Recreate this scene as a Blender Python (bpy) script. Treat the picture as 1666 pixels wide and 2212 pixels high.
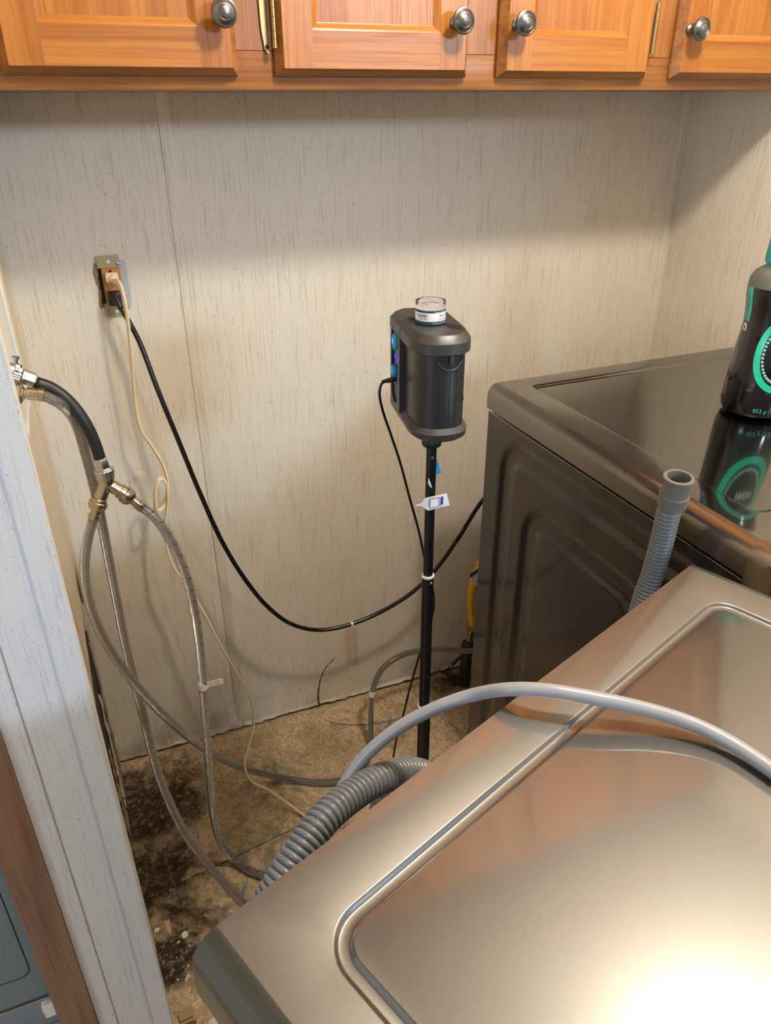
import bpy, bmesh, math, random
from mathutils import Vector, Matrix, noise

# ---------------------------------------------------------------- scene reset
for o in list(bpy.data.objects):
    bpy.data.objects.remove(o, do_unlink=True)
scene = bpy.context.scene
COL = scene.collection
random.seed(7)

# ---------------------------------------------------------------- camera
YAW, PITCH, ROLL = 0.386, 0.501, -0.004
CAM = Vector((0.230, -1.525, 1.471))
fw = Vector((math.sin(YAW)*math.cos(PITCH), math.cos(YAW)*math.cos(PITCH), -math.sin(PITCH)))
rt = Vector((math.cos(YAW), -math.sin(YAW), 0))
up = rt.cross(fw)
r2 = math.cos(ROLL)*rt + math.sin(ROLL)*up
u2 = -math.sin(ROLL)*rt + math.cos(ROLL)*up
camd = bpy.data.cameras.new('camera')
camd.sensor_fit = 'VERTICAL'
camd.sensor_height = 36.0
camd.lens = 1629.0/2212.0*36.0
camd.clip_start = 0.02
cam = bpy.data.objects.new('camera', camd)
COL.objects.link(cam)
cam.matrix_world = Matrix(((r2.x, u2.x, -fw.x, CAM.x), (r2.y, u2.y, -fw.y, CAM.y), (r2.z, u2.z, -fw.z, CAM.z), (0, 0, 0, 1)))
scene.camera = cam

# ---------------------------------------------------------------- world, lights, exposure
world = bpy.data.worlds.new('world')
scene.world = world
world.use_nodes = True
wb = world.node_tree.nodes['Background']
wb.inputs['Color'].default_value = (1.0, 0.98, 0.96, 1)
wb.inputs['Strength'].default_value = 0.60

lampd = bpy.data.lights.new('ceiling_bulb_light', 'POINT')      # the warm bulb of the ceiling lamp
lampd.energy = 51.0
lampd.color = (1.0, 0.90, 0.765)
lampd.shadow_soft_size = 0.06
lamp = bpy.data.objects.new('ceiling_bulb_light', lampd)
lamp.location = (0.95, -1.02, 2.175)
COL.objects.link(lamp)

def daylight(name, loc, aim, w, h, energy, col):
    d = bpy.data.lights.new(name, 'AREA')
    d.energy = energy; d.color = col; d.shape = 'RECTANGLE'; d.size = w; d.size_y = h
    o = bpy.data.objects.new(name, d)
    o.location = loc
    o.rotation_euler = (Vector(aim) - Vector(loc)).to_track_quat('-Z', 'Y').to_euler()
    COL.objects.link(o)
# daylight of the next room: a high window behind to the right
daylight('window_daylight_rear', (2.35, -4.2, 2.22), (0.25, -0.1, 1.2), 1.0, 0.40, 110.0, (0.58, 0.76, 1.0))
daylight('cool_fill_left', (-2.6, -2.3, 1.35), (0.1, -0.75, 0.9), 1.0, 1.2, 26.0, (0.70, 0.83, 1.0))  # added bluish fill for the partition end face; no window known on this side

scene.view_settings.view_transform = 'Standard'
scene.view_settings.look = 'None'
scene.view_settings.gamma = 1.0
scene.view_settings.use_curve_mapping = False
scene.view_settings.exposure = 0.0

# ---------------------------------------------------------------- helpers: objects
def put(name, me, mat=None, parent=None, smooth=False):
    o = bpy.data.objects.new(name, me)
    COL.objects.link(o)
    if mat is not None:
        me.materials.append(mat)
    if parent is not None:
        o.parent = parent
    if smooth:
        for p in me.polygons:
            p.use_smooth = True
    return o

def tag(o, label, cat=None, group=None, kind=None):
    o['label'] = label
    if cat: o['category'] = cat
    if group: o['group'] = group
    if kind: o['kind'] = kind
    return o

def thing(name, label, cat, loc=(0, 0, 0), rotz=0.0, group=None, kind=None):
    o = bpy.data.objects.new(name, None)
    o.empty_display_size = 0.05
    COL.objects.link(o)
    o.location = loc
    o.rotation_euler = (0, 0, rotz)
    tag(o, label, cat, group, kind)
    return o

def finish(bm, name, recalc=True):
    if recalc:
        bmesh.ops.recalc_face_normals(bm, faces=bm.faces)
    me = bpy.data.meshes.new(name)
    bm.to_mesh(me)
    bm.free()
    return me

def autosmooth(me, ang=35):
    bm = bmesh.new(); bm.from_mesh(me)
    for f in bm.faces: f.smooth = True
    for e in bm.edges:
        if len(e.link_faces) == 2 and e.calc_face_angle(0) > math.radians(ang):
            e.smooth = False
    bm.to_mesh(me); bm.free()
    return me

def box_bm(bm, x0, x1, y0, y1, z0, z1):
    v = [bm.verts.new(p) for p in ((x0,y0,z0),(x1,y0,z0),(x1,y1,z0),(x0,y1,z0),(x0,y0,z1),(x1,y0,z1),(x1,y1,z1),(x0,y1,z1))]
    for f in ((0,3,2,1),(4,5,6,7),(0,1,5,4),(1,2,6,5),(2,3,7,6),(3,0,4,7)):
        bm.faces.new([v[i] for i in f])
    return v

def box(name, b, mat, parent=None, bevel=0.0, seg=2):
    bm = bmesh.new()
    box_bm(bm, *b)
    if bevel > 0:
        bmesh.ops.bevel(bm, geom=list(bm.edges), offset=bevel, segments=seg, affect='EDGES', profile=0.5)
    me = finish(bm, name)
    if bevel > 0: autosmooth(me, 40)
    return put(name, me, mat, parent)

def prism(name, poly, z0, z1, mat, parent=None, M=None, bevel=0.0, smooth=None):
    """poly: list of (x, y); extruded in z, then transformed by M"""
    bm = bmesh.new()
    a = [bm.verts.new((p[0], p[1], z0)) for p in poly]
    b = [bm.verts.new((p[0], p[1], z1)) for p in poly]
    n = len(poly)
    bm.faces.new(list(reversed(a))); bm.faces.new(b)
    for i in range(n):
        bm.faces.new((a[i], a[(i+1) % n], b[(i+1) % n], b[i]))
    if bevel > 0:
        bmesh.ops.bevel(bm, geom=[e for e in bm.edges if abs(e.verts[0].co.z-e.verts[1].co.z) < 1e-9], offset=bevel, segments=2, affect='EDGES', profile=0.5)
    if M is not None:
        bm.transform(M)
    me = finish(bm, name)
    if smooth: autosmooth(me, smooth)
    return put(name, me, mat, parent)

def loft(name, rings, mat, parent=None, cap0=True, cap1=True, closed=True, smooth=30, M=None):
    bm = bmesh.new()
    R = [[bm.verts.new(p) for p in r] for r in rings]
    n = len(rings[0])
    for a, b in zip(R[:-1], R[1:]):
        for i in range(n if closed else n-1):
            bm.faces.new((a[i], a[(i+1) % n], b[(i+1) % n], b[i]))
    if cap0: bm.faces.new(list(reversed(R[0])))
    if cap1: bm.faces.new(R[-1])
    if M is not None: bm.transform(M)
    me = finish(bm, name)
    if smooth: autosmooth(me, smooth)
    return put(name, me, mat, parent)

def align(p0, p1):
    """matrix that takes local z onto the direction p0 -> p1, origin at p0"""
    d = (Vector(p1) - Vector(p0))
    q = d.to_track_quat('Z', 'Y')
    return Matrix.Translation(Vector(p0)) @ q.to_matrix().to_4x4()

def lathe(name, prof, mat, parent=None, M=None, seg=28, smooth=32, knurl=0.0, hexa=False, cap=True):
    """prof: list of (r, z); revolved about z"""
    rings = []
    for r, z in prof:
        ring = []
        for i in range(seg):
            a = 2*math.pi*i/seg
            rr = r
            if knurl and i % 2: rr = r*(1-knurl)
            if hexa:
                k = math.pi/3
                rr = r*math.cos(math.pi/6)/math.cos((a % k) - math.pi/6)
            ring.append((rr*math.cos(a), rr*math.sin(a), z))
        rings.append(ring)
    return loft(name, rings, mat, parent, cap, cap, True, smooth, M)

def catmull(pts, step=0.006):
    P = [Vector(p) for p in pts]
    P = [P[0]*2-P[1]] + P + [P[-1]*2-P[-2]]
    out = []
    for i in range(1, len(P)-2):
        p0, p1, p2, p3 = P[i-1:i+3]
        n = max(2, int((p2-p1).length/step))
        t0 = 0.0
        t1 = t0 + max(1e-5, (p1-p0).length)**0.5
        t2 = t1 + max(1e-5, (p2-p1).length)**0.5
        t3 = t2 + max(1e-5, (p3-p2).length)**0.5
        for k in range(n):
            t = t1 + (t2-t1)*k/n
            a1 = (t1-t)/(t1-t0)*p0 + (t-t0)/(t1-t0)*p1
            a2 = (t2-t)/(t2-t1)*p1 + (t-t1)/(t2-t1)*p2
            a3 = (t3-t)/(t3-t2)*p2 + (t-t2)/(t3-t2)*p3
            b1 = (t2-t)/(t2-t0)*a1 + (t-t0)/(t2-t0)*a2
            b2 = (t3-t)/(t3-t1)*a2 + (t-t1)/(t3-t1)*a3
            out.append((t2-t)/(t2-t1)*b1 + (t-t1)/(t2-t1)*b2)
    out.append(P[-2])
    return out

def resample(path, step):
    out = [path[0]]; acc = 0.0
    L = [0.0]
    for a, b in zip(path[:-1], path[1:]): L.append(L[-1]+(b-a).length)
    n = max(2, int(round(L[-1]/step)))
    j = 0
    for k in range(1, n+1):
        s = L[-1]*k/n
        while j < len(L)-2 and L[j+1] < s: j += 1
        f = (s-L[j])/max(1e-9, L[j+1]-L[j])
        out.append(path[j].lerp(path[j+1], min(1, f)))
    return out, L[-1]

def tube(name, pts, rad, mat, parent=None, seg=14, step=0.006, radf=None, section=None, smooth=True, start=0.0):
    """sweep a circle (or a section polygon) along a smooth path; UV = (turn, metres)"""
    path, L = resample(catmull(pts, min(step, .004)), step)
    bm = bmesh.new()
    uvl = bm.loops.layers.uv.new('UVMap')
    T = []
    for i in range(len(path)):
        a = path[max(0, i-1)]; b = path[min(len(path)-1, i+1)]
        T.append((b-a).normalized())
    ref = Vector((0, 0, 1)) if abs(T[0].z) < .9 else Vector((0, -1, 0))
    N = (ref - T[0]*ref.dot(T[0])).normalized()
    rings = []
    sec = section or [(math.cos(2*math.pi*i/seg), math.sin(2*math.pi*i/seg)) for i in range(seg)]
    n = len(sec)
    for i, p in enumerate(path):
        N = (N - T[i]*N.dot(T[i])).normalized()
        B = T[i].cross(N)
        s = L*i/(len(path)-1)
        r = radf(s) if radf else rad
        rings.append([bm.verts.new(p + (N*c[0]+B*c[1])*r) for c in sec])
    for i in range(len(rings)-1):
        for k in range(n):
            f = bm.faces.new((rings[i][k], rings[i][(k+1) % n], rings[i+1][(k+1) % n], rings[i+1][k]))
            f.smooth = smooth
            s0 = L*i/(len(path)-1)+start; s1 = L*(i+1)/(len(path)-1)+start
            for lp, uv in zip(f.loops, ((k/n, s0), ((k+1)/n, s0), ((k+1)/n, s1), (k/n, s1))):
                lp[uvl].uv = uv
    bm.faces.new(list(reversed(rings[0]))); bm.faces.new(rings[-1])
    me = finish(bm, name)
    return put(name, me, mat, parent)

def text_bm(s, size, align_x='LEFT'):
    cu = bpy.data.curves.new('txt', 'FONT')
    cu.body = s; cu.size = size; cu.align_x = align_x; cu.resolution_u = 2
    ob = bpy.data.objects.new('txt', cu)
    me = bpy.data.meshes.new_from_object(ob)
    bm = bmesh.new(); bm.from_mesh(me)
    bpy.data.objects.remove(ob); bpy.data.curves.remove(cu); bpy.data.meshes.remove(me)
    return bm

def text(name, s, size, mat, parent, M, align_x='CENTER', bend=None, squeeze=1.0, shear=0.0):
    """flat lettering in local xy; bend = radius of a vertical cylinder the lettering wraps (x -> angle, y -> z)"""
    bm = text_bm(s, size, align_x)
    for v in bm.verts:
        x, y = v.co.x*squeeze + shear*v.co.y, v.co.y
        if bend:
            r = bend
            v.co = Vector((r*math.sin(x/r), -r*math.cos(x/r), y))
        else:
            v.co = Vector((x, y, 0))
    bm.transform(M)
    me = finish(bm, name, False)
    return put(name, me, mat, parent)

def rounded_rect(x0, x1, y0, y1, r, n=8):
    P = []
    for cx, cy, a0 in ((x1-r, y1-r, 0), (x0+r, y1-r, 90), (x0+r, y0+r, 180), (x1-r, y0+r, 270)):
        for i in range(n+1):
            a = math.radians(a0 + 90*i/n)
            P.append((cx + r*math.cos(a), cy + r*math.sin(a)))
    return P

# ---------------------------------------------------------------- helpers: materials
class NT:
    def __init__(s, name):
        s.m = bpy.data.materials.new(name); s.m.use_nodes = True
        s.t = s.m.node_tree; s.b = s.t.nodes['Principled BSDF']
    def n(s, typ, **kw):
        nd = s.t.nodes.new(typ)
        for k, v in kw.items(): setattr(nd, k, v)
        return nd
    def l(s, a, b): s.t.links.new(a, b)
    def val(s, sock, v):
        if hasattr(v, 'is_linked') or hasattr(v, 'links'): s.l(v, sock)
        else: sock.default_value = v
    def math(s, op, a, b=0.0, c=0.0, clamp=False):
        nd = s.n('ShaderNodeMath', operation=op); nd.use_clamp = clamp
        s.val(nd.inputs[0], a); s.val(nd.inputs[1], b)
        if len(nd.inputs) > 2: s.val(nd.inputs[2], c)
        return nd.outputs[0]
    def coord(s, which='Object'): return s.n('ShaderNodeTexCoord').outputs[which]
    def mapping(s, co, scale=(1,1,1), rot=(0,0,0), loc=(0,0,0)):
        nd = s.n('ShaderNodeMapping'); s.l(co, nd.inputs['Vector'])
        nd.inputs['Scale'].default_value = scale; nd.inputs['Rotation'].default_value = rot; nd.inputs['Location'].default_value = loc
        return nd.outputs[0]
    def noise(s, co, scale=5, detail=4, rough=.55, dist=0.0):
        nd = s.n('ShaderNodeTexNoise'); s.l(co, nd.inputs['Vector'])
        nd.inputs['Scale'].default_value = scale; nd.inputs['Detail'].default_value = detail
        nd.inputs['Roughness'].default_value = rough; nd.inputs['Distortion'].default_value = dist
        return nd.outputs['Fac']
    def vor(s, co, scale=5, feature='F1', rnd=1.0):
        nd = s.n('ShaderNodeTexVoronoi', feature=feature); s.l(co, nd.inputs['Vector'])
        nd.inputs['Scale'].default_value = scale; nd.inputs['Randomness'].default_value = rnd
        return nd
    def ramp(s, f, stops, interp='LINEAR'):
        nd = s.n('ShaderNodeValToRGB'); s.l(f, nd.inputs[0])
        cr = nd.color_ramp; cr.interpolation = interp
        while len(cr.elements) < len(stops): cr.elements.new(.5)
        for e, (p, c) in zip(cr.elements, stops):
            e.position = p; e.color = c if len(c) == 4 else (*c, 1)
        return nd.outputs[0]
    def fr(s, f, a, b, c=0.0, d=1.0):
        nd = s.n('ShaderNodeMapRange', interpolation_type='SMOOTHSTEP'); s.l(f, nd.inputs[0])
        for i, v in enumerate((a, b, c, d)): nd.inputs[i+1].default_value = v
        return nd.outputs[0]
    def mix(s, f, a, b, blend='MIX'):
        nd = s.n('ShaderNodeMix', data_type='RGBA', blend_type=blend)
        s.val(nd.inputs[0], f)
        for sock, v in ((nd.inputs[6], a), (nd.inputs[7], b)):
            if isinstance(v, tuple): sock.default_value = v if len(v) == 4 else (*v, 1)
            else: s.l(v, sock)
        return nd.outputs[2]
    def bump(s, h, strength=.3, dist=.002):
        nd = s.n('ShaderNodeBump'); s.l(h, nd.inputs['Height'])
        nd.inputs['Strength'].default_value = strength; nd.inputs['Distance'].default_value = dist
        s.l(nd.outputs[0], s.b.inputs['Normal'])
    def set(s, **kw):
        for k, v in kw.items():
            k = {'base': 'Base Color', 'rough': 'Roughness', 'metal': 'Metallic', 'spec': 'Specular IOR Level', 'coat': 'Coat Weight',
                 'coat_rough': 'Coat Roughness', 'aniso': 'Anisotropic', 'trans': 'Transmission Weight', 'ior': 'IOR', 'alpha': 'Alpha',
                 'emit': 'Emission Color', 'estr': 'Emission Strength', 'sss': 'Subsurface Weight'}[k]
            if isinstance(v, tuple): v = v if len(v) == 4 else (*v, 1)
            s.val(s.b.inputs[k], v)
        return s

def srgb(r, g, b):
    f = lambda c: ((c/255+.055)/1.055)**2.4 if c > 10 else c/255/12.92
    return (f(r), f(g), f(b), 1)

def plain(name, col, rough=.5, metal=0.0, spec=.5, grain=0.0, gscale=60, **kw):
    """a plain surface with slight procedural unevenness in tone and gloss"""
    t = NT(name)
    co = t.coord()
    f = t.noise(co, gscale, 4)
    k = 0.06 if not grain else grain
    c1 = tuple(min(1, c*(1-k)) for c in col[:3]); c2 = tuple(min(1, c*(1+k)) for c in col[:3])
    t.set(base=t.mix(f, c1, c2), rough=t.fr(f, .2, .8, max(0, rough-.04), min(1, rough+.04)), metal=metal, spec=spec)
    if kw: t.set(**kw)
    return t.m

M = {}
# --- printed wall panelling: vertical streaks and small fibres
def wall_mat(name, base, streak, fibre, fam=1.0):
    t = NT(name); co = t.coord()
    d = t.noise(t.mapping(co, (9, 9, 1.6)), 3, 3)
    big = t.noise(co, 2.2, 3)
    s1 = t.noise(t.mapping(co, (1, 1, .028)), 300, 3, .7)
    s2 = t.noise(t.mapping(co, (1, 1, .022), loc=(3, 1, 0)), 190, 4, .75)
    brk = t.noise(t.mapping(co, (1, 1, .25), loc=(9, 0, 2)), 28, 3)
    m1 = t.math('MULTIPLY', t.fr(s1, .52, .64), t.fr(brk, .30, .58))
    m2 = t.math('MULTIPLY', t.fr(s2, .58, .66), t.fr(d, .3, .6))
    v = t.vor(t.mapping(co, (1, 1, .30), rot=(0, .25, 0)), 150)
    fb = t.noise(t.mapping(co, (1, 1, .26), rot=(0, .2, 0), loc=(0, 0, 5)), 620, 2, .5, 1.2)
    m3 = t.math('MULTIPLY', t.fr(fb, .665, .70), t.fr(t.noise(co, 40, 2), .44, .56))
    c = t.mix(t.fr(big, .3, .7, 0, .5), base, tuple(x*.90 for x in base[:3]))
    c = t.mix(t.math('MULTIPLY', m1, .46*fam), c, streak)
    c = t.mix(t.math('MULTIPLY', m2, .38*fam), c, streak)
    c = t.mix(t.math('MULTIPLY', m3, .8*fam), c, fibre)
    t.set(base=c, rough=.62, spec=.25)
    t.bump(t.math('ADD', m1, m2), .12, .001)
    return t
tw = wall_mat('wall_panel_print', srgb(221, 211, 194), srgb(166, 149, 122), srgb(98, 82, 66))
# water marks and grime low down on the wall have an outline of their own
co = tw.coord()
sep = tw.n('ShaderNodeSeparateXYZ'); tw.l(co, sep.inputs[0])
gr = tw.noise(co, 9, 5, .6)
low = tw.math('MULTIPLY', tw.fr(sep.outputs[2], .0, .13, 1, 0), tw.fr(gr, .42, .66))
spot = tw.math('MULTIPLY', tw.fr(sep.outputs[2], .05, .45, 1, 0), tw.fr(tw.noise(co, 33, 3), .68, .76))
prev = tw.b.inputs['Base Color'].links[0].from_socket
c = tw.mix(tw.math('MULTIPLY', low, .55), prev, srgb(112, 94, 74))
c = tw.mix(tw.math('MULTIPLY', spot, .5), c, srgb(96, 78, 60))
tw.set(base=c)
M['wall'] = tw.m
M['cap'] = wall_mat('partition_end_panel', srgb(206, 206, 206), srgb(160, 160, 164), srgb(70, 70, 74), .9).m
M['groove'] = plain('blue_grey_printed_groove', srgb(178, 182, 192), .6)
M['cream'] = plain('cream_vinyl_trim', srgb(214, 197, 168), .42)
M['cavity'] = plain('dark_wall_cavity', srgb(34, 26, 20), .9)
M['ceiling'] = plain('ceiling_board', srgb(226, 220, 210), .8)
M['torn'] = plain('torn_panel_core', srgb(142, 116, 84), .9, grain=.35, gscale=180)
M['whitetorn'] = plain('torn_white_paper_edge', srgb(188, 180, 166), .85, grain=.2, gscale=120)
M['crack'] = plain('dark_crack', srgb(44, 30, 20), .9)
M['pink'] = plain('faded_pink_smear', srgb(200, 176, 160), .7)
M['white_plastic'] = plain('white_plastic', srgb(226, 224, 214), .4)

# --- particle board floor with mould
t = NT('mouldy_particle_board'); co = t.coord()
def chips(cell, fine, loc):
    """pressed chips: every small cell holds fibres running its own way"""
    wv = t.n('ShaderNodeTexNoise'); t.l(co, wv.inputs['Vector']); wv.inputs['Scale'].default_value = 45; wv.inputs['Detail'].default_value = 3
    vm = t.n('ShaderNodeVectorMath', operation='SCALE'); t.l(wv.outputs['Color'], vm.inputs[0]); vm.inputs['Scale'].default_value = .02
    va = t.n('ShaderNodeVectorMath', operation='ADD'); t.l(t.mapping(co, loc=loc), va.inputs[0]); t.l(vm.outputs[0], va.inputs[1])
    v = t.vor(va.outputs[0], cell)
    sc = t.n('ShaderNodeSeparateColor'); t.l(v.outputs['Color'], sc.inputs[0])
    vr = t.n('ShaderNodeVectorRotate', rotation_type='Z_AXIS'); t.l(co, vr.inputs['Vector'])
    t.l(t.math('MULTIPLY', sc.outputs[0], 6.283), vr.inputs['Angle'])
    fib = t.noise(t.mapping(vr.outputs[0], (1, .16, 1)), fine, 3, .6)
    return t.math('ADD', t.math('MULTIPLY', fib, .8), t.math('MULTIPLY', sc.outputs[1], .2))
fl = t.math('ADD', t.math('MULTIPLY', chips(110, 420, (0, 0, 0)), .55), t.math('MULTIPLY', chips(210, 620, (.3, .7, 0)), .45))
fl = t.fr(fl, .25, .75)
c = t.ramp(fl, [(.1, srgb(146, 122, 92)), (.45, srgb(192, 167, 132)), (.75, srgb(216, 195, 162)), (1, srgb(234, 219, 190))])
tone = t.noise(co, 7, 4)
c = t.mix(t.fr(tone, .45, .72, 0, .4), c, srgb(128, 98, 66))
def blob(center, r0, r1, nscale=14, amt=.10):
    n = t.n('ShaderNodeTexNoise'); t.l(co, n.inputs['Vector']); n.inputs['Scale'].default_value = nscale; n.inputs['Detail'].default_value = 6; n.inputs['Roughness'].default_value = .65
    sb = t.n('ShaderNodeVectorMath', operation='SUBTRACT'); t.l(n.outputs['Color'], sb.inputs[0]); sb.inputs[1].default_value = (.5, .5, .5)
    sc = t.n('ShaderNodeVectorMath', operation='SCALE'); t.l(sb.outputs[0], sc.inputs[0]); sc.inputs['Scale'].default_value = amt*2
    ad = t.n('ShaderNodeVectorMath', operation='ADD'); t.l(co, ad.inputs[0]); t.l(sc.outputs[0], ad.inputs[1])
    ds = t.n('ShaderNodeVectorMath', operation='DISTANCE'); t.l(ad.outputs[0], ds.inputs[0]); ds.inputs[1].default_value = center
    return t.fr(ds.outputs['Value'], r0, r1, 1, 0)
def addb(mask, col, k):
    global c
    c = t.mix(t.math('MULTIPLY', mask, k, clamp=True), c, col)
# teal-grey paint residue, then brown damp, then black mould
teal = t.math('MAXIMUM', blob((.36, -.36, 0), .03, .13), blob((.46, -.20, 0), .02, .11, 20, .12))
teal = t.math('MAXIMUM', teal, blob((.30, -.50, 0), .02, .08))
teal = t.math('MAXIMUM', teal, blob((.335, -.60, 0), .03, .07, 18, .06))
teal = t.math('MAXIMUM', teal, blob((.80, -.16, 0), .01, .07, 18, .10))
addb(t.math('MULTIPLY', teal, t.fr(t.noise(co, 24, 5), .38, .6)), srgb(84, 92, 84), .8)
damp = t.math('MAXIMUM', blob((.62, -.16, 0), .02, .14), blob((.20, -.30, 0), .10, .30))
damp = t.math('MAXIMUM', damp, blob((1.0, -.06, 0), .03, .12))
addb(damp, srgb(112, 84, 54), .45)
mould = t.math('MAXIMUM', blob((.17, -.16, 0), .07, .19, 17, .12), blob((.17, -.36, 0), .04, .14, 20, .13))
mould = t.math('MAXIMUM', mould, blob((.20, -.47, 0), .01, .09, 22, .12))
mould = t.math('MAXIMUM', mould, blob((.17, -.55, 0), .03, .10, 20, .11))
mould = t.math('MAXIMUM', mould, blob((.27, -.10, 0), .00, .07, 22, .11))
mould = t.math('MAXIMUM', mould, blob((1.05, -.04, 0), .03, .10))
speck = t.noise(t.mapping(co, (1, 1, 1), loc=(2, 7, 0)), 70, 9, .82)
mould2 = t.math('MULTIPLY', mould, t.fr(speck, .28, .52))
addb(mould2, srgb(26, 20, 15), .95)
# speckled black spots in the wider damp area
sp = t.math('MULTIPLY', t.fr(t.noise(co, 210, 3, .6), .64, .70), t.fr(t.noise(co, 12, 3), .45, .6))
addb(sp, srgb(36, 26, 18), .8)
t.set(base=c, rough=.9, spec=.15)
t.bump(t.math('ADD', fl, t.math('MULTIPLY', speck, .8)), .55, .003)
M['osb'] = t.m
M['teal_streak'] = plain('teal_grey_paint_streak', srgb(98, 110, 104), .9, grain=.4, gscale=120)
t = NT('pale_particle_board'); co = t.coord()
f1 = t.noise(t.mapping(co, (1, .35, 1), rot=(0, 0, .6)), 210, 4, .7)
t.set(base=t.ramp(f1, [(.3, srgb(120, 96, 70)), (.5, srgb(188, 166, 134)), (.75, srgb(216, 200, 172))]), rough=.9, spec=.15); t.bump(f1, .7, .003)
M['pale_osb'] = t.m

# --- oak, grain along a chosen axis
def oak(name, axis, light, dark, pore, scale=1.0):
    t = NT(name); co = t.coord()
    st = {'x': (.07, 1, 1), 'y': (1, .07, 1), 'z': (1, 1, .07)}[axis]
    fine = {'x': (.018, 1, 1), 'y': (1, .018, 1), 'z': (1, 1, .018)}[axis]
    cm = t.mapping(co, st)
    a = t.noise(cm, 30*scale, 3, .5, 1.2)
    w = t.n('ShaderNodeTexWave', wave_type='RINGS' , rings_direction={'x': 'X', 'y': 'Y', 'z': 'Z'}[axis], wave_profile='SAW')
    t.l(t.mapping(co, tuple(x*(.35 if x < 1 else 1) for x in st), loc=(.13, .21, .07)), w.inputs['Vector'])
    w.inputs['Scale'].default_value = 26*scale; w.inputs['Distortion'].default_value = 7; w.inputs['Detail'].default_value = 3; w.inputs['Detail Scale'].default_value = 1.6
    p = t.noise(t.mapping(co, fine), 420*scale, 3, .6)
    p2 = t.noise(t.mapping(co, fine, loc=(4, 4, 4)), 160*scale, 3, .6)
    c = t.mix(t.fr(a, .3, .7), light, dark)
    c = t.mix(t.math('MULTIPLY', t.fr(w.outputs['Fac'], .6, 1), .22), c, pore)
    c = t.mix(t.math('MULTIPLY', t.fr(p, .56, .68), .40), c, pore)
    c = t.mix(t.math('MULTIPLY', t.fr(p2, .55, .7), .22), c, pore)
    t.set(base=c, rough=t.fr(p, .4, .7, .30, .42), spec=.35, coat=.08, coat_rough=.3)
    t.bump(p, .12, .0008)
    return t.m
L_, D_, P_ = srgb(168, 110, 48), srgb(147, 89, 32), srgb(96, 55, 18)
M['oak_v'] = oak('honey_oak_upright', 'z', L_, D_, P_)
M['oak_h'] = oak('honey_oak_level', 'x', L_, D_, P_)
M['oak_frame_v'] = oak('face_frame_oak_upright', 'z', srgb(158, 104, 52), srgb(134, 84, 38), srgb(78, 46, 20))
M['oak_frame_h'] = oak('face_frame_oak_level', 'x', srgb(154, 100, 50), srgb(124, 77, 37), srgb(68, 40, 18))
M['oak_trim'] = oak('red_oak_trim', 'z', srgb(144, 110, 90), srgb(122, 89, 71), srgb(74, 50, 38), .8)

# --- metals
def steel(name, col, rough, metal=1.0, streak_axis='x', streak=.12, rot=0.0, lo=.85, hi=1.1, coat=0.0):
    t = NT(name); co = t.mapping(t.coord(), rot=(0, 0, rot))
    sc = {'x': (.012, 1, 1), 'y': (1, .012, 1), 'z': (1, 1, .012)}[streak_axis]
    f = t.noise(t.mapping(co, sc), 380, 3, .6)
    g = t.noise(co, 6, 3)
    t.set(base=t.mix(f, tuple(x*lo for x in col[:3]), tuple(min(1, x*hi) for x in col[:3])), metal=metal,
          rough=t.math('ADD', t.fr(f, .3, .7, rough-streak/2, rough+streak/2), t.fr(g, .3, .7, -.02, .03)), coat=coat, coat_rough=.06)
    t.bump(f, .006, .0002)
    return t.m
def lacquered_steel(name, col, sharp, broad, share):
    """brushed sheet under a clear lacquer: a crisp lobe over a broad one, streaked along x"""
    t = NT(name); co = t.coord()
    f = t.noise(t.mapping(co, (.010, 1, 1)), 420, 3, .6)
    c = t.mix(f, tuple(x*.975 for x in col[:3]), tuple(min(1, x*1.025) for x in col[:3]))
    t.set(base=c, metal=1.0, rough=broad)
    g = t.n('ShaderNodeBsdfPrincipled'); t.l(c, g.inputs['Base Color']); g.inputs['Metallic'].default_value = 1.0
    g.inputs['Roughness'].default_value = sharp
    mx = t.n('ShaderNodeMixShader'); mx.inputs[0].default_value = share
    t.l(t.b.outputs[0], mx.inputs[1]); t.l(g.outputs[0], mx.inputs[2])
    out = [n for n in t.t.nodes if n.type == 'OUTPUT_MATERIAL'][0]
    t.l(mx.outputs[0], out.inputs['Surface'])
    return t.m
M['washer_top'] = lacquered_steel('lacquered_brushed_steel', srgb(136, 135, 132), .08, .43, .55)
M['washer_rim'] = steel('painted_graphite_rim', srgb(100, 98, 88), .22, .8, 'y', .04)
M['washer_body'] = plain('graphite_enamel', srgb(96, 92, 96), .3, .3)
M['dryer_top'] = lacquered_steel('lacquered_graphite_steel', srgb(146, 143, 138), .06, .25, .75)
M['dryer_rim'] = steel('dark_steel_rim', srgb(138, 129, 120), .17, .9, 'y', .04)
M['dryer_side'] = plain('dark_brown_gloss_enamel', srgb(52, 47, 43), .16, .25, coat=.4, coat_rough=.08)
M['gap'] = plain('black_gap', srgb(12, 11, 10), .8)
M['pewter'] = plain('pewter_knob_metal', srgb(118, 116, 112), .34, 1.0, grain=.12, gscale=90)
M['brass'] = plain('antique_brass', srgb(172, 144, 96), .3, 1.0, grain=.12)
M['nickel'] = plain('worn_nickel', srgb(196, 182, 156), .26, 1.0, grain=.1)
M['zinc'] = plain('zinc_plated_steel', srgb(196, 198, 196), .28, 1.0, grain=.08)
M['chrome_wire'] = plain('bright_screw_metal', srgb(170, 168, 160), .3, 1.0)
M['strap'] = plain('galvanised_yellow_strap', srgb(176, 162, 122), .42, .55)
M['brown_plastic'] = plain('orange_brown_receptacle_plastic', srgb(178, 116, 66), .42)
M['box_plastic'] = plain('pale_blue_grey_box', srgb(176, 180, 178), .5)
M['black_plastic'] = plain('black_plastic', srgb(26, 24, 23), .42)
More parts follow.
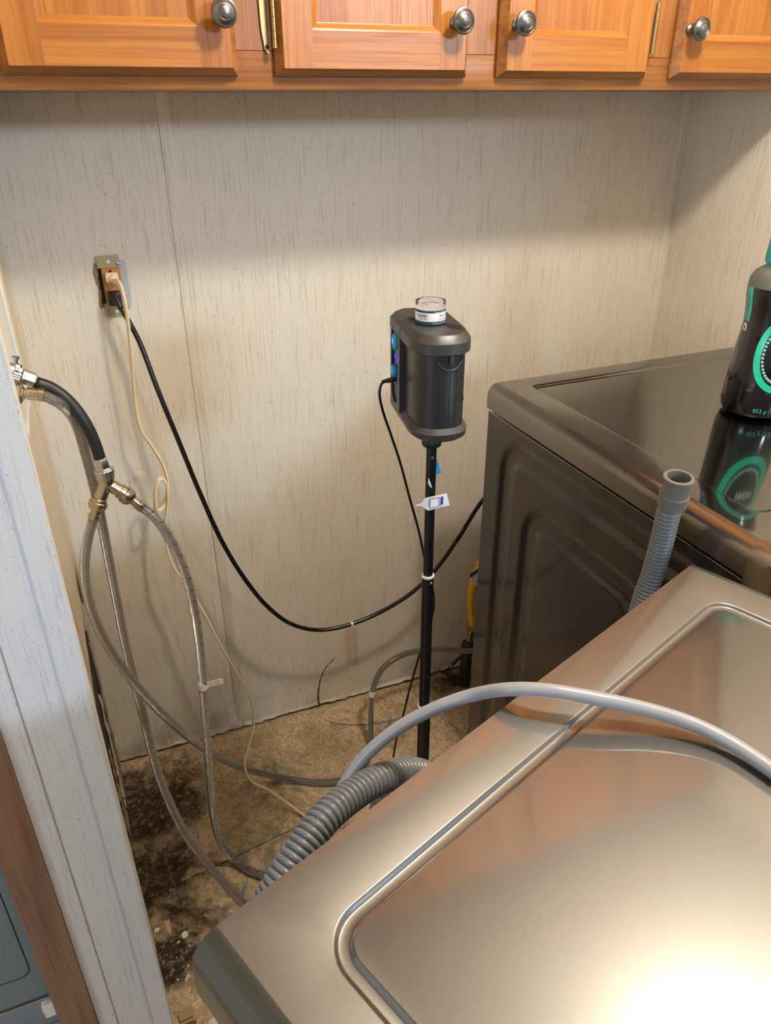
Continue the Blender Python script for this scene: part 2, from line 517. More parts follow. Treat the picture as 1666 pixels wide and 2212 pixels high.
M['black_rubber'] = plain('black_rubber', srgb(24, 22, 21), .5)
M['gloss_black'] = plain('gloss_black_cord', srgb(16, 14, 12), .28)
M['pole_black'] = plain('black_anodised_pole', srgb(9, 8, 8), .38)
M['device'] = plain('charcoal_moulded_plastic', srgb(52, 51, 51), .40, grain=.05, gscale=900)
M['device_dark'] = plain('black_moulded_plastic', srgb(33, 33, 34), .36, grain=.05, gscale=900)
M['device_black'] = plain('black_recess_plastic', srgb(15, 14, 14), .5)
M['blue_rubber'] = plain('blue_rubber', srgb(28, 142, 196), .45)
M['cream_cord'] = plain('cream_vinyl_cord', srgb(226, 206, 168), .4)
M['grey_hose'] = plain('grey_hose_plastic', srgb(108, 111, 113), .30)
M['grey_cuff'] = plain('grey_rubber_cuff', srgb(104, 102, 94), .55, grain=.12)
M['grey_cord'] = plain('light_grey_cord', srgb(150, 151, 155), .34)
M['yellow'] = plain('yellow_coated_hose', srgb(226, 168, 44), .4)
M['paper'] = plain('white_paper_tag', srgb(228, 226, 224), .5)
M['navy'] = plain('navy_print', srgb(52, 56, 120), .5)
M['blueprint'] = plain('bright_blue_print', srgb(24, 78, 160), .5)
M['ink'] = plain('black_ink', srgb(26, 26, 26), .6)
M['whiteink'] = plain('white_ink', srgb(226, 228, 226), .6)
M['teal_dark'] = plain('dark_teal_print', srgb(18, 66, 72), .45)
M['bottle'] = plain('black_bottle_sleeve', srgb(14, 12, 14), .12, coat=.5, coat_rough=.05)
M['bottle_shoulder'] = plain('grey_green_bottle_plastic', srgb(92, 94, 84), .2)
M['teal'] = plain('teal_print', srgb(66, 178, 166), .25)
M['teal_bright'] = plain('bright_green_teal_print', srgb(28, 184, 150), .2)
M['teal_cap'] = plain('teal_cap_plastic', srgb(14, 140, 150), .3)
M['bead'] = plain('pale_green_bead', srgb(130, 176, 160), .25)
M['chip'] = plain('pale_paint_flake', srgb(214, 204, 184), .8, grain=.15)
M['chipwood'] = plain('wood_flake', srgb(178, 146, 100), .9, grain=.2)
M['foam'] = plain('yellowed_foam', srgb(168, 142, 100), .9, grain=.2)
M['redstrip'] = plain('red_brown_strip', srgb(104, 62, 44), .7)
t = NT('blue_grey_pebbled_enamel'); co = t.coord()
f = t.noise(co, 330, 3, .6)
t.set(base=t.mix(f, srgb(112, 128, 140), srgb(140, 154, 164)), rough=.45, spec=.4); t.bump(f, .55, .0015)
M['pebble'] = t.m
t = NT('clear_acrylic'); t.set(base=(.97, .97, .98), rough=.03, trans=1.0, ior=1.25); M['clear'] = t.m
t = NT('milky_filter'); t.set(base=srgb(222, 216, 222), rough=.4); M['milky'] = t.m
t = NT('blue_led'); t.set(base=srgb(20, 30, 220), emit=srgb(30, 40, 255), estr=3.0); M['led'] = t.m
t = NT('cyan_backlight'); t.set(base=srgb(20, 190, 230), emit=srgb(20, 200, 255), estr=2.2); M['cyan'] = t.m

# --- braided steel hose: woven relief from UV, with printed flecks
def braid(name, col, tick=None, period=.02, dens=.12, width=.16, diag=.35):
    t = NT(name)
    sp = t.n('ShaderNodeSeparateXYZ'); t.l(t.coord('UV'), sp.inputs[0])
    u, v = sp.outputs[0], sp.outputs[1]
    N = 12.0; K = 330.0
    a = t.math('SINE', t.math('MULTIPLY', t.math('ADD', t.math('MULTIPLY', u, N), t.math('MULTIPLY', v, K)), 2*math.pi))
    b = t.math('SINE', t.math('MULTIPLY', t.math('SUBTRACT', t.math('MULTIPLY', u, N), t.math('MULTIPLY', v, K)), 2*math.pi))
    w = t.math('MULTIPLY', a, b)
    h = t.fr(w, -.8, .8)
    c = t.mix(h, tuple(x*.28 for x in col[:3]), col)
    if tick is not None:
        ph = t.math('FRACT', t.math('ADD', t.math('DIVIDE', v, period), t.math('MULTIPLY', u, diag*4)))
        on = t.math('MULTIPLY', t.math('LESS_THAN', ph, dens), t.math('LESS_THAN', t.math('FRACT', t.math('ADD', t.math('MULTIPLY', u, 2), .1)), width*2))
        c = t.mix(t.math('MULTIPLY', on, .9), c, tick)
        t.set(metal=t.math('SUBTRACT', .9, t.math('MULTIPLY', on, .8)))
    else:
        t.set(metal=.9)
    t.set(base=c, rough=.2)
    t.bump(h, 1.0, .0035)
    return t.m
M['braid_red'] = braid('braided_steel_red_fleck', srgb(238, 236, 232), srgb(160, 40, 36), .019, .11, .2, .3)
M['braid_black'] = braid('braided_steel_black_tick', srgb(238, 236, 232), srgb(18, 18, 20), .021, .10, .2, .3)
M['braid_plain'] = braid('braided_steel_plain', srgb(228, 225, 218))

# ---------------------------------------------------------------- paths of cords and hoses, metres
RED=[(0.1350,-0.4250,1.1180), (0.1634,-0.4300,1.1173), (0.1847,-0.4240,1.0973), (0.1986,-0.4020,1.0592), (0.2037,-0.3970,0.9984), (0.2057,-0.3970,0.9432), (0.2051,-0.3970,0.8775), (0.2036,-0.4000,0.7832), (0.2025,-0.4100,0.6471), (0.2068,-0.4300,0.5148), (0.2132,-0.4550,0.3750), (0.2379,-0.4900,0.2519), (0.2811,-0.5300,0.1583), (0.3270,-0.5800,0.0944), (0.4000,-0.6300,0.0500), (0.5000,-0.6000,0.0140), (0.5500,-0.5000,0.0140), (0.5720,-0.4300,0.0160)]
STEAM=[(0.1986,-0.4250,0.9166), (0.1815,-0.4300,0.8798), (0.1676,-0.4350,0.8313), (0.1639,-0.4400,0.7634), (0.1752,-0.4500,0.6949), (0.2044,-0.4600,0.6098), (0.2452,-0.4300,0.4896), (0.3150,-0.3300,0.2819), (0.4086,-0.2300,0.0846), (0.5156,-0.2353,0.0120), (0.5761,-0.2680,0.0120), (0.6316,-0.2801,0.0120), (0.6797,-0.2617,0.0100), (0.7181,-0.2138,0.0120), (0.7371,-0.1700,0.0610), (0.7484,-0.1500,0.1344), (0.7822,-0.1400,0.1994), (0.8428,-0.1300,0.2177), (0.9429,-0.1150,0.1935), (1.0686,-0.1050,0.1438), (1.1600,-0.1100,0.1500)]
COLD=[(0.2627,-0.4250,0.9210), (0.2826,-0.4300,0.8989), (0.3020,-0.4400,0.8535), (0.3146,-0.4500,0.7947), (0.3193,-0.4600,0.7261), (0.3186,-0.4650,0.6522), (0.3128,-0.4650,0.5507), (0.3062,-0.4600,0.4369), (0.3006,-0.4450,0.3275), (0.2977,-0.4200,0.1967), (0.3041,-0.4050,0.0982), (0.3290,-0.4040,0.0200), (0.3615,-0.4454,0.0140), (0.4049,-0.4736,0.0120), (0.4700,-0.5000,0.0120), (0.5700,-0.4900,0.0120), (0.6300,-0.4500,0.0120), (0.6462,-0.4085,0.0300), (0.6650,-0.3964,0.0500), (0.7045,-0.3991,0.0600), (0.7613,-0.4167,0.0600), (0.8300,-0.4500,0.0500)]
BLACKHOSE=[(0.1580,-0.4100,1.1276), (0.1768,-0.4100,1.1170), (0.1968,-0.4150,1.0952), (0.2122,-0.4200,1.0616), (0.2194,-0.4200,1.0277), (0.2219,-0.4200,1.0011)]
CREAM=[(0.3043,-0.0450,1.1895), (0.3105,-0.0620,1.1825), (0.3138,-0.0700,1.1485), (0.3118,-0.0680,1.0846), (0.3068,-0.0600,1.0117), (0.3020,-0.0550,0.9453), (0.3047,-0.0600,0.8982), (0.3208,-0.0650,0.8606), (0.3334,-0.0700,0.8268), (0.3383,-0.0750,0.7885), (0.3316,-0.0750,0.7535), (0.3183,-0.0800,0.7306), (0.3073,-0.0850,0.7299), (0.3070,-0.0900,0.7572), (0.3130,-0.0900,0.7856), (0.3238,-0.0880,0.8024), (0.3328,-0.0860,0.7925), (0.3339,-0.0850,0.7600), (0.3216,-0.0800,0.7002), (0.3150,-0.0800,0.6396), (0.3214,-0.0900,0.5914), (0.3432,-0.1000,0.5442), (0.3670,-0.1200,0.4805), (0.3938,-0.1400,0.3864), (0.4218,-0.1700,0.3092), (0.4369,-0.1900,0.2553), (0.4345,-0.2100,0.2096), (0.4132,-0.2350,0.1714), (0.3939,-0.2600,0.1419), (0.3998,-0.2750,0.1041), (0.4378,-0.2830,0.0626), (0.4752,-0.3080,0.0280), (0.5100,-0.3482,0.0050), (0.5300,-0.4000,0.0050), (0.5600,-0.5000,0.0050)]
DRYERCORD=[(0.2976,-0.0350,1.1450), (0.3058,-0.0440,1.1375), (0.3156,-0.0500,1.1126), (0.3293,-0.0550,1.0705), (0.3464,-0.0750,0.9835), (0.3696,-0.0900,0.8795), (0.3951,-0.1000,0.7657), (0.4274,-0.1100,0.6418), (0.4666,-0.1150,0.5375), (0.5121,-0.1150,0.4494), (0.5629,-0.1150,0.3872), (0.6297,-0.1150,0.3499), (0.7108,-0.1200,0.3479), (0.7962,-0.1200,0.3656), (0.8661,-0.1300,0.4059), (0.9226,-0.1400,0.4629), (0.9711,-0.1600,0.5533), (1.0126,-0.1900,0.6605), (1.0500,-0.2350,0.7400), (1.1200,-0.2700,0.7800)]
CHARGER=[(0.6204,-0.5750,1.1217), (0.6119,-0.5750,1.1194), (0.6076,-0.5750,1.1070), (0.6110,-0.5750,1.0821), (0.6254,-0.5750,1.0366), (0.6405,-0.5750,0.9888), (0.6566,-0.5750,0.9264), (0.6710,-0.5770,0.8703), (0.6805,-0.5780,0.8252), (0.6896,-0.5750,0.7853), (0.7009,-0.5750,0.7470), (0.7053,-0.5750,0.7153), (0.6980,-0.5780,0.6752), (0.6832,-0.5780,0.6261), (0.6683,-0.5700,0.5485), (0.6551,-0.5600,0.4547), (0.6464,-0.5500,0.3894), (0.6388,-0.5500,0.3304), (0.6287,-0.5600,0.2808)]
WASHCORD=[(0.2850,-1.0600,0.4000), (0.2800,-1.0600,0.6200), (0.3229,-1.0500,0.7974), (0.3464,-1.0400,0.8249), (0.3685,-1.0280,0.8444), (0.3861,-1.0220,0.8692), (0.4005,-1.0200,0.8895), (0.4197,-1.0220,0.9122), (0.4466,-1.0280,0.9364), (0.4774,-1.0400,0.9596), (0.5077,-1.0560,0.9789), (0.5294,-1.0838,1.0020), (0.5540,-1.1050,1.0100), (0.5871,-1.1277,1.0090), (0.6274,-1.1535,1.0030), (0.6565,-1.1793,0.9980), (0.6732,-1.2055,0.9945), (0.6825,-1.2392,0.9935), (0.6888,-1.2756,0.9935), (0.6940,-1.3300,0.9935), (0.7020,-1.4000,0.9935), (0.7250,-1.4500,0.9935)]
DRAIN=[(0.3000,-1.0900,0.3000), (0.2850,-1.1000,0.5500), (0.2812,-1.1100,0.8487), (0.2966,-1.1050,0.8713), (0.3201,-1.0920,0.8888), (0.3526,-1.0720,0.8985), (0.3865,-1.0520,0.8933), (0.4216,-1.0350,0.8825), (0.4531,-1.0200,0.8636), (0.4802,-1.0100,0.8393), (0.5102,-1.0000,0.7960), (0.5800,-0.9600,0.6600), (0.6600,-0.9300,0.5400), (0.7600,-0.9200,0.5000), (0.8500,-0.8850,0.6000), (0.8750,-0.8700,0.7400), (0.8917,-0.8550,0.8393), (0.9009,-0.8550,0.8933), (0.9008,-0.8600,0.9483), (0.8980,-0.8650,1.0009), (0.8994,-0.8660,1.0114)]
GAS=[(1.0834,-0.0850,0.4139), (1.0659,-0.0800,0.3429), (1.0628,-0.0800,0.2764), (1.0738,-0.0800,0.2083)]
CRACK=[(0.6477,-0.0085,0.0103), (0.6472,-0.0075,0.0497), (0.6557,-0.0040,0.0932), (0.6711,-0.0015,0.1264), (0.6891,-0.0010,0.1442), (0.7039,-0.0010,0.1553)]

# ================================================================ the room
XL, XR, ZC = 0.124, 1.597, 1.483          # left corner, right corner, underside of the wall cabinet
CEIL = 2.29

def wall_sheet(name, x0, x1, z1, mat, parent, jag=.010, bulge=.006, seed=0):
    """panel sheet with a ragged, swollen bottom edge"""
    bm = bmesh.new()
    zs = [None, .012, .025, .045, .08, .15, .3, .6, 1.0, z1]
    n = max(8, int((x1-x0)/.008))
    rows = []
    for j, z in enumerate(zs):
        row = []
        for i in range(n+1):
            x = x0 + (x1-x0)*i/n
            nz = noise.noise(Vector((x*22+seed, 1.3, 0)))*.6 + noise.noise(Vector((x*75+seed, 4.3, 0)))*.5
            if z is None:
                zz = max(.002, .011 + nz*jag*1.5)
                y = -.004 - abs(noise.noise(Vector((x*30, 7+seed, 0))))*bulge*1.4
            else:
                zz = z
                f = max(0, 1 - z/.10)
                y = -.003*f - f*abs(noise.noise(Vector((x*14, z*40, seed))))*bulge
            row.append(bm.verts.new((x, y, zz)))
        rows.append(row)
    for a, b in zip(rows[:-1], rows[1:]):
        for i in range(n):
            bm.faces.new((a[i], a[i+1], b[i+1], b[i]))
    me = finish(bm, name, False)
    o = put(name, me, mat, parent, True)
    md = o.modifiers.new('thickness', 'SOLIDIFY'); md.thickness = .004; md.offset = -1
    return o

wb_ = thing('wall_back', 'streaky beige panelled wall behind the appliances', None, kind='structure')
wall_sheet('wall_panel', XL-.02, .4355, CEIL, M['wall'], wb_, .010, .006, 2)
wall_sheet('wall_panel', .4355, XR+.02, CEIL, M['wall'], wb_, .009, .005, 9)
box('wall_cavity', (-.9, XR+.1, .016, .06, -.02, CEIL), M['cavity'], wb_)
box('seam_strip', (.4235, .4460, -.0022, .002, .012, CEIL), M['wall'], wb_, .0008)
tube('wall_crack', CRACK, .0016, M['crack'], wb_, 6, .004, radf=lambda s: .0018*(1-.6*s/.17)+.0003*math.sin(s*260))
box('pink_smear', (.7345, .7505, -.0006, .001, .118, .238), M['pink'], wb_)
box('pink_smear', (.7530, .7660, -.0006, .001, .108, .236), M['pink'], wb_)

wr_ = thing('wall_right', 'beige panelled side wall to the right of the dryer', None, kind='structure')
box('wall_panel', (XR, XR+.05, -1.72, 0.02, 0, CEIL), M['wall'], wr_)
tr = box('trim_1', (1.5745, XR+.001, -.0025, .001, .01, CEIL), M['wall'], None, .001)
tag(tr, 'pale vertical strip covering the right rear corner of the wall', None, kind='structure')

# --- left partition: stud wall, its right face, and the streaky end cap
wl_ = thing('wall_left', 'thin partition on the left with a streaky white end face', None, kind='structure')
YF = -.75
bm = bmesh.new()
bp = [(.060, .012), (.118, .012), (.118, YF+.012), (.060, YF+.012)]
a = [bm.verts.new((x, y, .0)) for x, y in bp]; b = [bm.verts.new((x, y, CEIL)) for x, y in bp]
bm.faces.new(list(reversed(a))); bm.faces.new(b)
for i in range(4): bm.faces.new((a[i], a[(i+1) % 4], b[(i+1) % 4], b[i]))
put('partition_core', finish(bm, 'partition_core'), M['cavity'], wl_)
# right-hand sheet with a torn rear edge low down: the corner has opened into a dark split
def face_x(y): return XL
bm = bmesh.new()
lo_, hi_ = [], []
for i in range(61):
    y = -.002 - (-.002-(YF+.01))*i/60
    z = .60 + .44*y + .012*noise.noise(Vector((y*40, 2, 5))) + .008*noise.noise(Vector((y*110, 7, 1)))
    lo_.append(bm.verts.new((XL, y, z))); hi_.append(bm.verts.new((XL, y, CEIL)))
for i in range(60): bm.faces.new((lo_[i], lo_[i+1], hi_[i+1], hi_[i]))
o = put('side_sheet', finish(bm, 'side_sheet', False), M['cream'], wl_)
md = o.modifiers.new('thickness', 'SOLIDIFY'); md.thickness = .003; md.offset = 0
# torn strips left standing in the split corner
for k, (y0, w, z0, z1, mt) in enumerate(((-.016, .020, .0, .50, 'whitetorn'), (-.055, .028, .0, .42, 'torn'), (-.13, .05, .0, .33, 'whitetorn'), (-.22, .06, .0, .25, 'torn'), (-.36, .10, .0, .18, 'torn'))):
    rings = []
    for i in range(25):
        z = z0+(z1-z0)*i/24
        q = w*(1-.75*i/24)*(1+.5*noise.noise(Vector((z*60, k, 3))))
        x = XL-.004+.004*noise.noise(Vector((z*25, k, 9)))
        rings.append([(x, y0-q/2, z), (x+.003, y0-q/2, z), (x+.003, y0+q/2, z), (x, y0+q/2, z)])
    loft('torn_strip', rings, M[mt], wl_, smooth=None)
box('corner_bead', (XL+.0005, XL+.006, -.008, -.001, .50, CEIL), M['cream'], wl_, .001)
box('side_batten', (XL-.003, XL+.0035, -.12, -.095, .50, CEIL), M['cream'], wl_, .001)
# end face of the partition
bm = bmesh.new(); box_bm(bm, .057, .1605, YF-.004, YF+.012, 0, CEIL)
bmesh.ops.bevel(bm, geom=list(bm.edges), offset=.0012, segments=2, affect='EDGES')
put('end_panel', finish(bm, 'end_panel'), M['cap'], wl_)
box('end_panel_joint', (.0828, .0838, YF-.0046, YF, 0, CEIL), M['torn'], wl_)
box('end_panel_groove', (.1295, .1320, YF-.0044, YF, 0, CEIL), M['groove'], wl_)
box('edge_moulding', (.1510, .1608, YF+.010, YF+.024, .30, CEIL), M['cream'], wl_, .002)
box('edge_moulding', (.1240, .1500, YF+.012, YF+.060, .55, CEIL), M['cream'], wl_, .002)
tr = box('trim_2', (.009, .0568, YF-.010, YF+.012, 0, CEIL), M['oak_trim'], None, .002)
tag(tr, 'upright red-oak trim board at the far left of the partition', None, kind='structure')
# the white valve box let into the partition
vb_ = thing('valve_box', 'white plastic valve box let into the left partition', 'valve box')
for nm, bb in (('box_rim', (-.520, -.505, 1.02, 1.33)), ('box_rim', (-.190, -.175, 1.02, 1.33)), ('box_rim', (-.505, -.190, 1.315, 1.33)), ('box_rim', (-.505, -.190, 1.02, 1.035))):
    box(nm, (XL+.0016, XL+.0056, *bb), M['white_plastic'], vb_, .001)
box('box_back', (XL+.0016, XL+.0030, -.504, -.191, 1.036, 1.314), M['white_plastic'], vb_)
for z in (1.06,):
    lathe('box_screw', [(.0035, 0), (.003, .002), (0, .0025)], M['chrome_wire'], vb_, Matrix.Translation((XL+.0056, -.183, z)) @ Matrix.Rotation(math.radians(90), 4, 'Y'), 12)

# --- floor: bare particle boards with an open joint, dark below
fl_ = thing('floor', 'bare mouldy particle-board floor behind the washer', None, kind='structure')
box('subfloor', (-1.6, 3.2, -5.0, .05, -.06, -.012), M['cavity'], fl_)
def board(poly, mat, z1=0.0):
    bm = bmesh.new()
    top = [bm.verts.new((x, y, z1)) for x, y in poly]; bot = [bm.verts.new((x, y, -.014)) for x, y in poly]
    bm.faces.new(top); bm.faces.new(list(reversed(bot)))
    for i in range(len(poly)): bm.faces.new((top[i], bot[i], bot[(i+1) % len(poly)], top[(i+1) % len(poly)]))
    return put('particle_board', finish(bm, 'particle_board'), mat, fl_)
jo = [(.118+.02*i, -.415 + (.118+.02*i-.118)*.16 + .004*noise.noise(Vector((i*.9, 0, 0)))) for i in range(0, 74)]
board([(.10, .015)] + [(x, y+.0015) for x, y in jo] + [(1.60, .015)], M['osb'])
board([(x, y-.0015) for x, y in jo][::-1] + [(.10, -.42), (.10, -1.0), (1.6, -1.0)][0:] , M['osb'])
board([(-1.6, -1.0), (3.2, -1.0), (3.2, -5.0), (-1.6, -5.0)], M['pale_osb'])
board([(-1.6, .015), (.10, .015), (.10, -1.0), (-1.6, -1.0)], M['pale_osb'])
def streak(pts, w):
    path = catmull(pts, .006)
    bm = bmesh.new(); prev = None
    for i, p in enumerate(path):
        q = path[min(i+1, len(path)-1)] - path[max(0, i-1)]
        nrm = Vector((-q.y, q.x, 0)).normalized()
        ww = w*(.25+.9*abs(noise.noise(Vector((i*.23, w*900, 0)))))*math.sin(math.pi*(i+.3)/(len(path)-.4))**.6
        cur = (bm.verts.new(p+nrm*ww), bm.verts.new(p-nrm*ww))
        if prev: bm.faces.new((prev[0], prev[1], cur[1], cur[0]))
        prev = cur
    return put('paint_streak', finish(bm, 'paint_streak', False), M['teal_streak'], fl_)
zs_ = .0006
streak([(.632, -.030, zs_), (.664, -.075, zs_), (.715, -.105, zs_), (.79, -.125, zs_), (.88, -.135, zs_), (.95, -.14, zs_)], .006)
streak([(.268, -.285, zs_), (.262, -.33, zs_), (.285, -.375, zs_), (.305, -.40, zs_)], .006)
streak([(.935, -.155, zs_), (.955, -.20, zs_), (.968, -.235, zs_)], .003)
streak([(.345, -.445, zs_), (.325, -.48, zs_), (.315, -.53, zs_)], .008)

# --- ceiling with its lamp (above the frame; seen in the reflections)
ce = box('ceiling', (-1.6, 3.2, -5.0, .06, CEIL, CEIL+.05), M['ceiling'])
tag(ce, 'pale ceiling above the laundry corner', None, kind='structure')
lf = thing('ceiling_lamp', 'bare warm bulb in a ceiling lamp holder above the dryer', 'lamp', (0.95, -1.02, 0))
lathe('lamp_holder', [(.07, CEIL), (.07, CEIL-.012), (.03, CEIL-.02), (.02, CEIL-.045)], M['white_plastic'], lf)

# ================================================================ wall cabinet
cab = thing('wall_cabinet', 'honey-oak wall cabinet run with round pewter knobs hanging across the top', 'cabinet')
CF = -.312                                  # front of the face frame
CT = 2.20
box('carcass', (.135, 1.590, CF+.02, -.004, ZC, CT), M['oak_frame_h'], cab)
for x0, x1 in ((.135, .222), (.480, .575), (.838, .932), (1.180, 1.272), (1.52, 1.590)):
    box('frame_stile', (x0, x1, CF, CF+.02, 1.5315, CT), M['oak_frame_v'], cab)
bm = bmesh.new()
box('frame_rail', (.135, 1.590, CF, CF+.02, ZC, 1.531), M['oak_frame_h'], cab, .0012)

def door(x0, x1, hinge_side, knob_x, hinge=True):
    z0, z1 = 1.500, 2.15
    yb, yf = CF-.001, CF-.021
    c = .0095
    d = thing('door', 'honey-oak frame and panel door', None)
    del d['label']; d.parent = cab
    # chamfered outer edge
    def ring(x0, x1, z0, z1, y): return [(x0, y, z0), (x1, y, z0), (x1, y, z1), (x0, y, z1)]
    loft('edge_moulding', [ring(x0, x1, z0, z1, yb), ring(x0, x1, z0, z1, yb-.006), ring(x0+c, x1-c, z0+c, z1-c, yf)], M['oak_frame_h'], d, False, False, smooth=None)
    s = .052
    e = .0006
    xi0, xi1, zi0, zi1 = x0+s, x1-s, z0+s+.004, z1-s
    box('door_stile', (x0+c, xi0, yf-e, yf+.008, z0+c, z1-c), M['oak_v'], d)
    box('door_stile', (xi1, x1-c, yf-e, yf+.008, z0+c, z1-c), M['oak_v'], d)
    box('door_rail', (xi0, xi1, yf-e*.7, yf+.008, z0+c, zi0), M['oak_h'], d)
    box('door_rail', (xi0, xi1, yf-e*.7, yf+.008, zi1, z1-c), M['oak_h'], d)
    # sloping bead round the panel
    q = .010
    def strip(nm, p, mat):
        bm = bmesh.new(); vs = [bm.verts.new(v) for v in p]; bm.faces.new(vs)
        o = put(nm, finish(bm, nm, False), mat, d)
        return o
    yp = yf+.007
    # the bead stands slightly proud of the panel: a small rounded step
    def bead(nm, a, b, ax, mat):
        rings = []
        for k in range(6):
            f = k/5
            off = q*f; y = yf-e*.5 + (yp-yf)*(.5-.5*math.cos(math.pi*f))
            if ax == 'h': rings.append([(a[0]+off, y, a[1]+off*(1 if a[1] < 1.8 else -1)), (b[0]-off, y, b[1]+off*(1 if a[1] < 1.8 else -1))])
            else:
                sg = 1 if a[0] < (x0+x1)/2 else -1
                rings.append([(a[0]+sg*off, y, a[1]+off), (b[0]+sg*off, y, b[1]-off)])
        loft(nm, rings, mat, d, False, False, False, 60)
    bead('panel_bead', (xi0, zi0), (xi1, zi0), 'h', M['oak_h'])
    bead('panel_bead', (xi0, zi1), (xi1, zi1), 'h', M['oak_h'])
    bead('panel_bead', (xi0, zi0), (xi0, zi1), 'v', M['oak_v'])
    bead('panel_bead', (xi1, zi0), (xi1, zi1), 'v', M['oak_v'])
    box('door_panel', (xi0+q*.6, xi1-q*.6, yp, yp+.006, zi0+q*.6, zi1-q*.6), M['oak_v'], d)
    # knob: stem, rose and ringed mushroom head
    KM = Matrix.Translation((knob_x, yf, 1.5705)) @ Matrix.Rotation(math.radians(90), 4, 'X')
    k = lathe('knob', [(.0100, .0), (.0100, .003), (.0068, .006), (.0064, .016), (.009, .021), (.0155, .0230), (.0176, .0256), (.0170, .0282), (.0150, .0290),
                       (.0142, .0284), (.0132, .0290), (.0110, .0318), (.0088, .0326), (.0080, .0320), (.0072, .0324), (.0045, .0336), (.0, .0340)], M['pewter'], d, KM, 36)
    if hinge:
        hx = x0-.0015 if hinge_side == 'L' else x1+.0015
        sg = -1 if hinge_side == 'L' else 1
        for i, (za, zb) in enumerate(((1.5365, 1.5440), (1.5445, 1.5535), (1.5540, 1.5700), (1.5705, 1.5800), (1.5805, 1.5960), (1.5965, 1.6060))):
            lathe('hinge', [(.0033, za), (.0033, zb)], M['brass'], d, Matrix.Translation((hx, yf+.004, 0)), 14)
        if hinge_side == 'L':
            lathe('hinge', [(.0010, 1.5325), (.0038, 1.5335), (.0038, 1.5362)], M['brass'], d, Matrix.Translation((hx, yf+.004, 0)), 14)
            pl = [(hx-.0165, 1.61), (hx-.003, 1.61), (hx-.003, 1.5375), (hx-.0035, 1.5325), (hx-.007, 1.5275), (hx-.0115, 1.533), (hx-.0150, 1.556)]
            loft('hinge_leaf', [[(x, CF-.0012, z) for x, z in pl], [(x*.9+(hx-.009)*.1, CF-.0042, z) for x, z in pl]], M['brass'], d, smooth=None)
            lathe('hinge_screw', [(.0030, 0), (.0026, .0012), (.0, .0016)], M['black_plastic'], d, Matrix.Translation((hx-.0078, CF-.004, 1.5355)) @ Matrix.Rotation(math.radians(90), 4, 'X'), 12)
    return d
door(.199, .5005, 'R', .4800, False)
door(.5545, .8575, 'L', .8300)
door(.9115, 1.1985, 'R', .9350)
door(1.2515, 1.545, 'R', 1.2700, False)

# ================================================================ dryer
DR = math.radians(0.6)
dry = thing('dryer', 'dark brown-grey dryer with ribbed side standing at the right wall', 'dryer', (.966, -.300, 0), DR)
DW_, DD_, DT = .594, .655, .985
rr = .022
def roundover_section(w, r, skirt, n=7):
    P = [(-r, -r-skirt)]
    for i in range(n+1):
        a = math.pi - math.pi/2*i/n
        P.append((r*math.cos(a), r*math.sin(a)-r))
    return P
def rim(parent, w, d, top, r, skirt, mat, nm='top_rim'):
    for sgn in (-1, 1):
        sec = roundover_section(w, r, skirt)
        ring0, ring1 = [], []
        for (u, z) in sec:
            x = u if sgn < 0 else w-u
            ring0.append((x, 0, top+z)); ring1.append((x, -d, top+z))
        ins = [(0 if sgn < 0 else w, 0, top-r-skirt)]
        loft(nm, [ring0+ins, ring1+[(ins[0][0], -d, top-r-skirt)]], mat, parent, smooth=40)
rim(dry, DW_, DD_, DT, rr, .026, M['dryer_rim'])
def plate_rings(parent, nm, w, d, top, inner, prof, mat, radii):
    """flat plate with a pressed line following a rounded rectangle. prof = [(inset from 'inner', dz)...]"""
    x0, x1, y0, y1 = inner
    n = 10
    def rrect(ins):
        P = []
        for (cx, cy, a0, r) in ((x1, y1, 0, radii[0]), (x0, y1, 90, radii[1]), (x0, y0, 180, radii[2]), (x1, y0, 270, radii[3])):
            rr_ = max(.001, r-ins)
            sx = -1 if cx == x1 else 1; sy = -1 if cy == y1 else 1
            ccx, ccy = cx+sx*(ins+rr_), cy+sy*(ins+rr_)
            for i in range(n+1):
                a = math.radians(a0+90*i/n); P.append((ccx+rr_*math.cos(a), ccy+rr_*math.sin(a)))
        return P
    base = rrect(0)
    outer = []
    k = 0
    W, D = w, d
    for ci, (ex, ey) in enumerate(((W, 0), (0, 0), (0, -D), (W, -D))):
        for i in range(n+1):
            p = base[k]; k += 1
            first = (i < n/2); mid = (i == n//2)
            if mid: outer.append((ex, ey)); continue
            if ci in (0, 2):    # arc starts on the vertical side
                outer.append((ex, p[1]) if first else (p[0], ey))
            else:
                outer.append((p[0], ey) if first else (ex, p[1]))
    bm = bmesh.new()
    rings = [[bm.verts.new((x, y, top)) for x, y in outer]]
    for ins, dz in prof:
        rings.append([bm.verts.new((x, y, top+dz)) for x, y in rrect(ins)])
    m = len(outer)
    for a, b in zip(rings[:-1], rings[1:]):
        for i in range(m): bm.faces.new((a[i], a[(i+1) % m], b[(i+1) % m], b[i]))
    bm.faces.new(rings[-1])
    me = finish(bm, nm)
    if me.polygons[len(me.polygons)-1].normal.z < 0: me.flip_normals()
    autosmooth(me, 50)
    return put(nm, me, mat, parent)
stepp = [(i/8*.010, -.0045*(.5-.5*math.cos(math.pi*i/8))) for i in range(9)]
plate_rings(dry, 'top_panel', DW_, DD_, DT, (.046, .557, -.60, -.040), stepp, M['dryer_top'], (.03, .012, .02, .02))
box('top_underside', (-.018, DW_+.018, -DD_, -.003, DT-.046, DT-.012), M['gap'], dry)
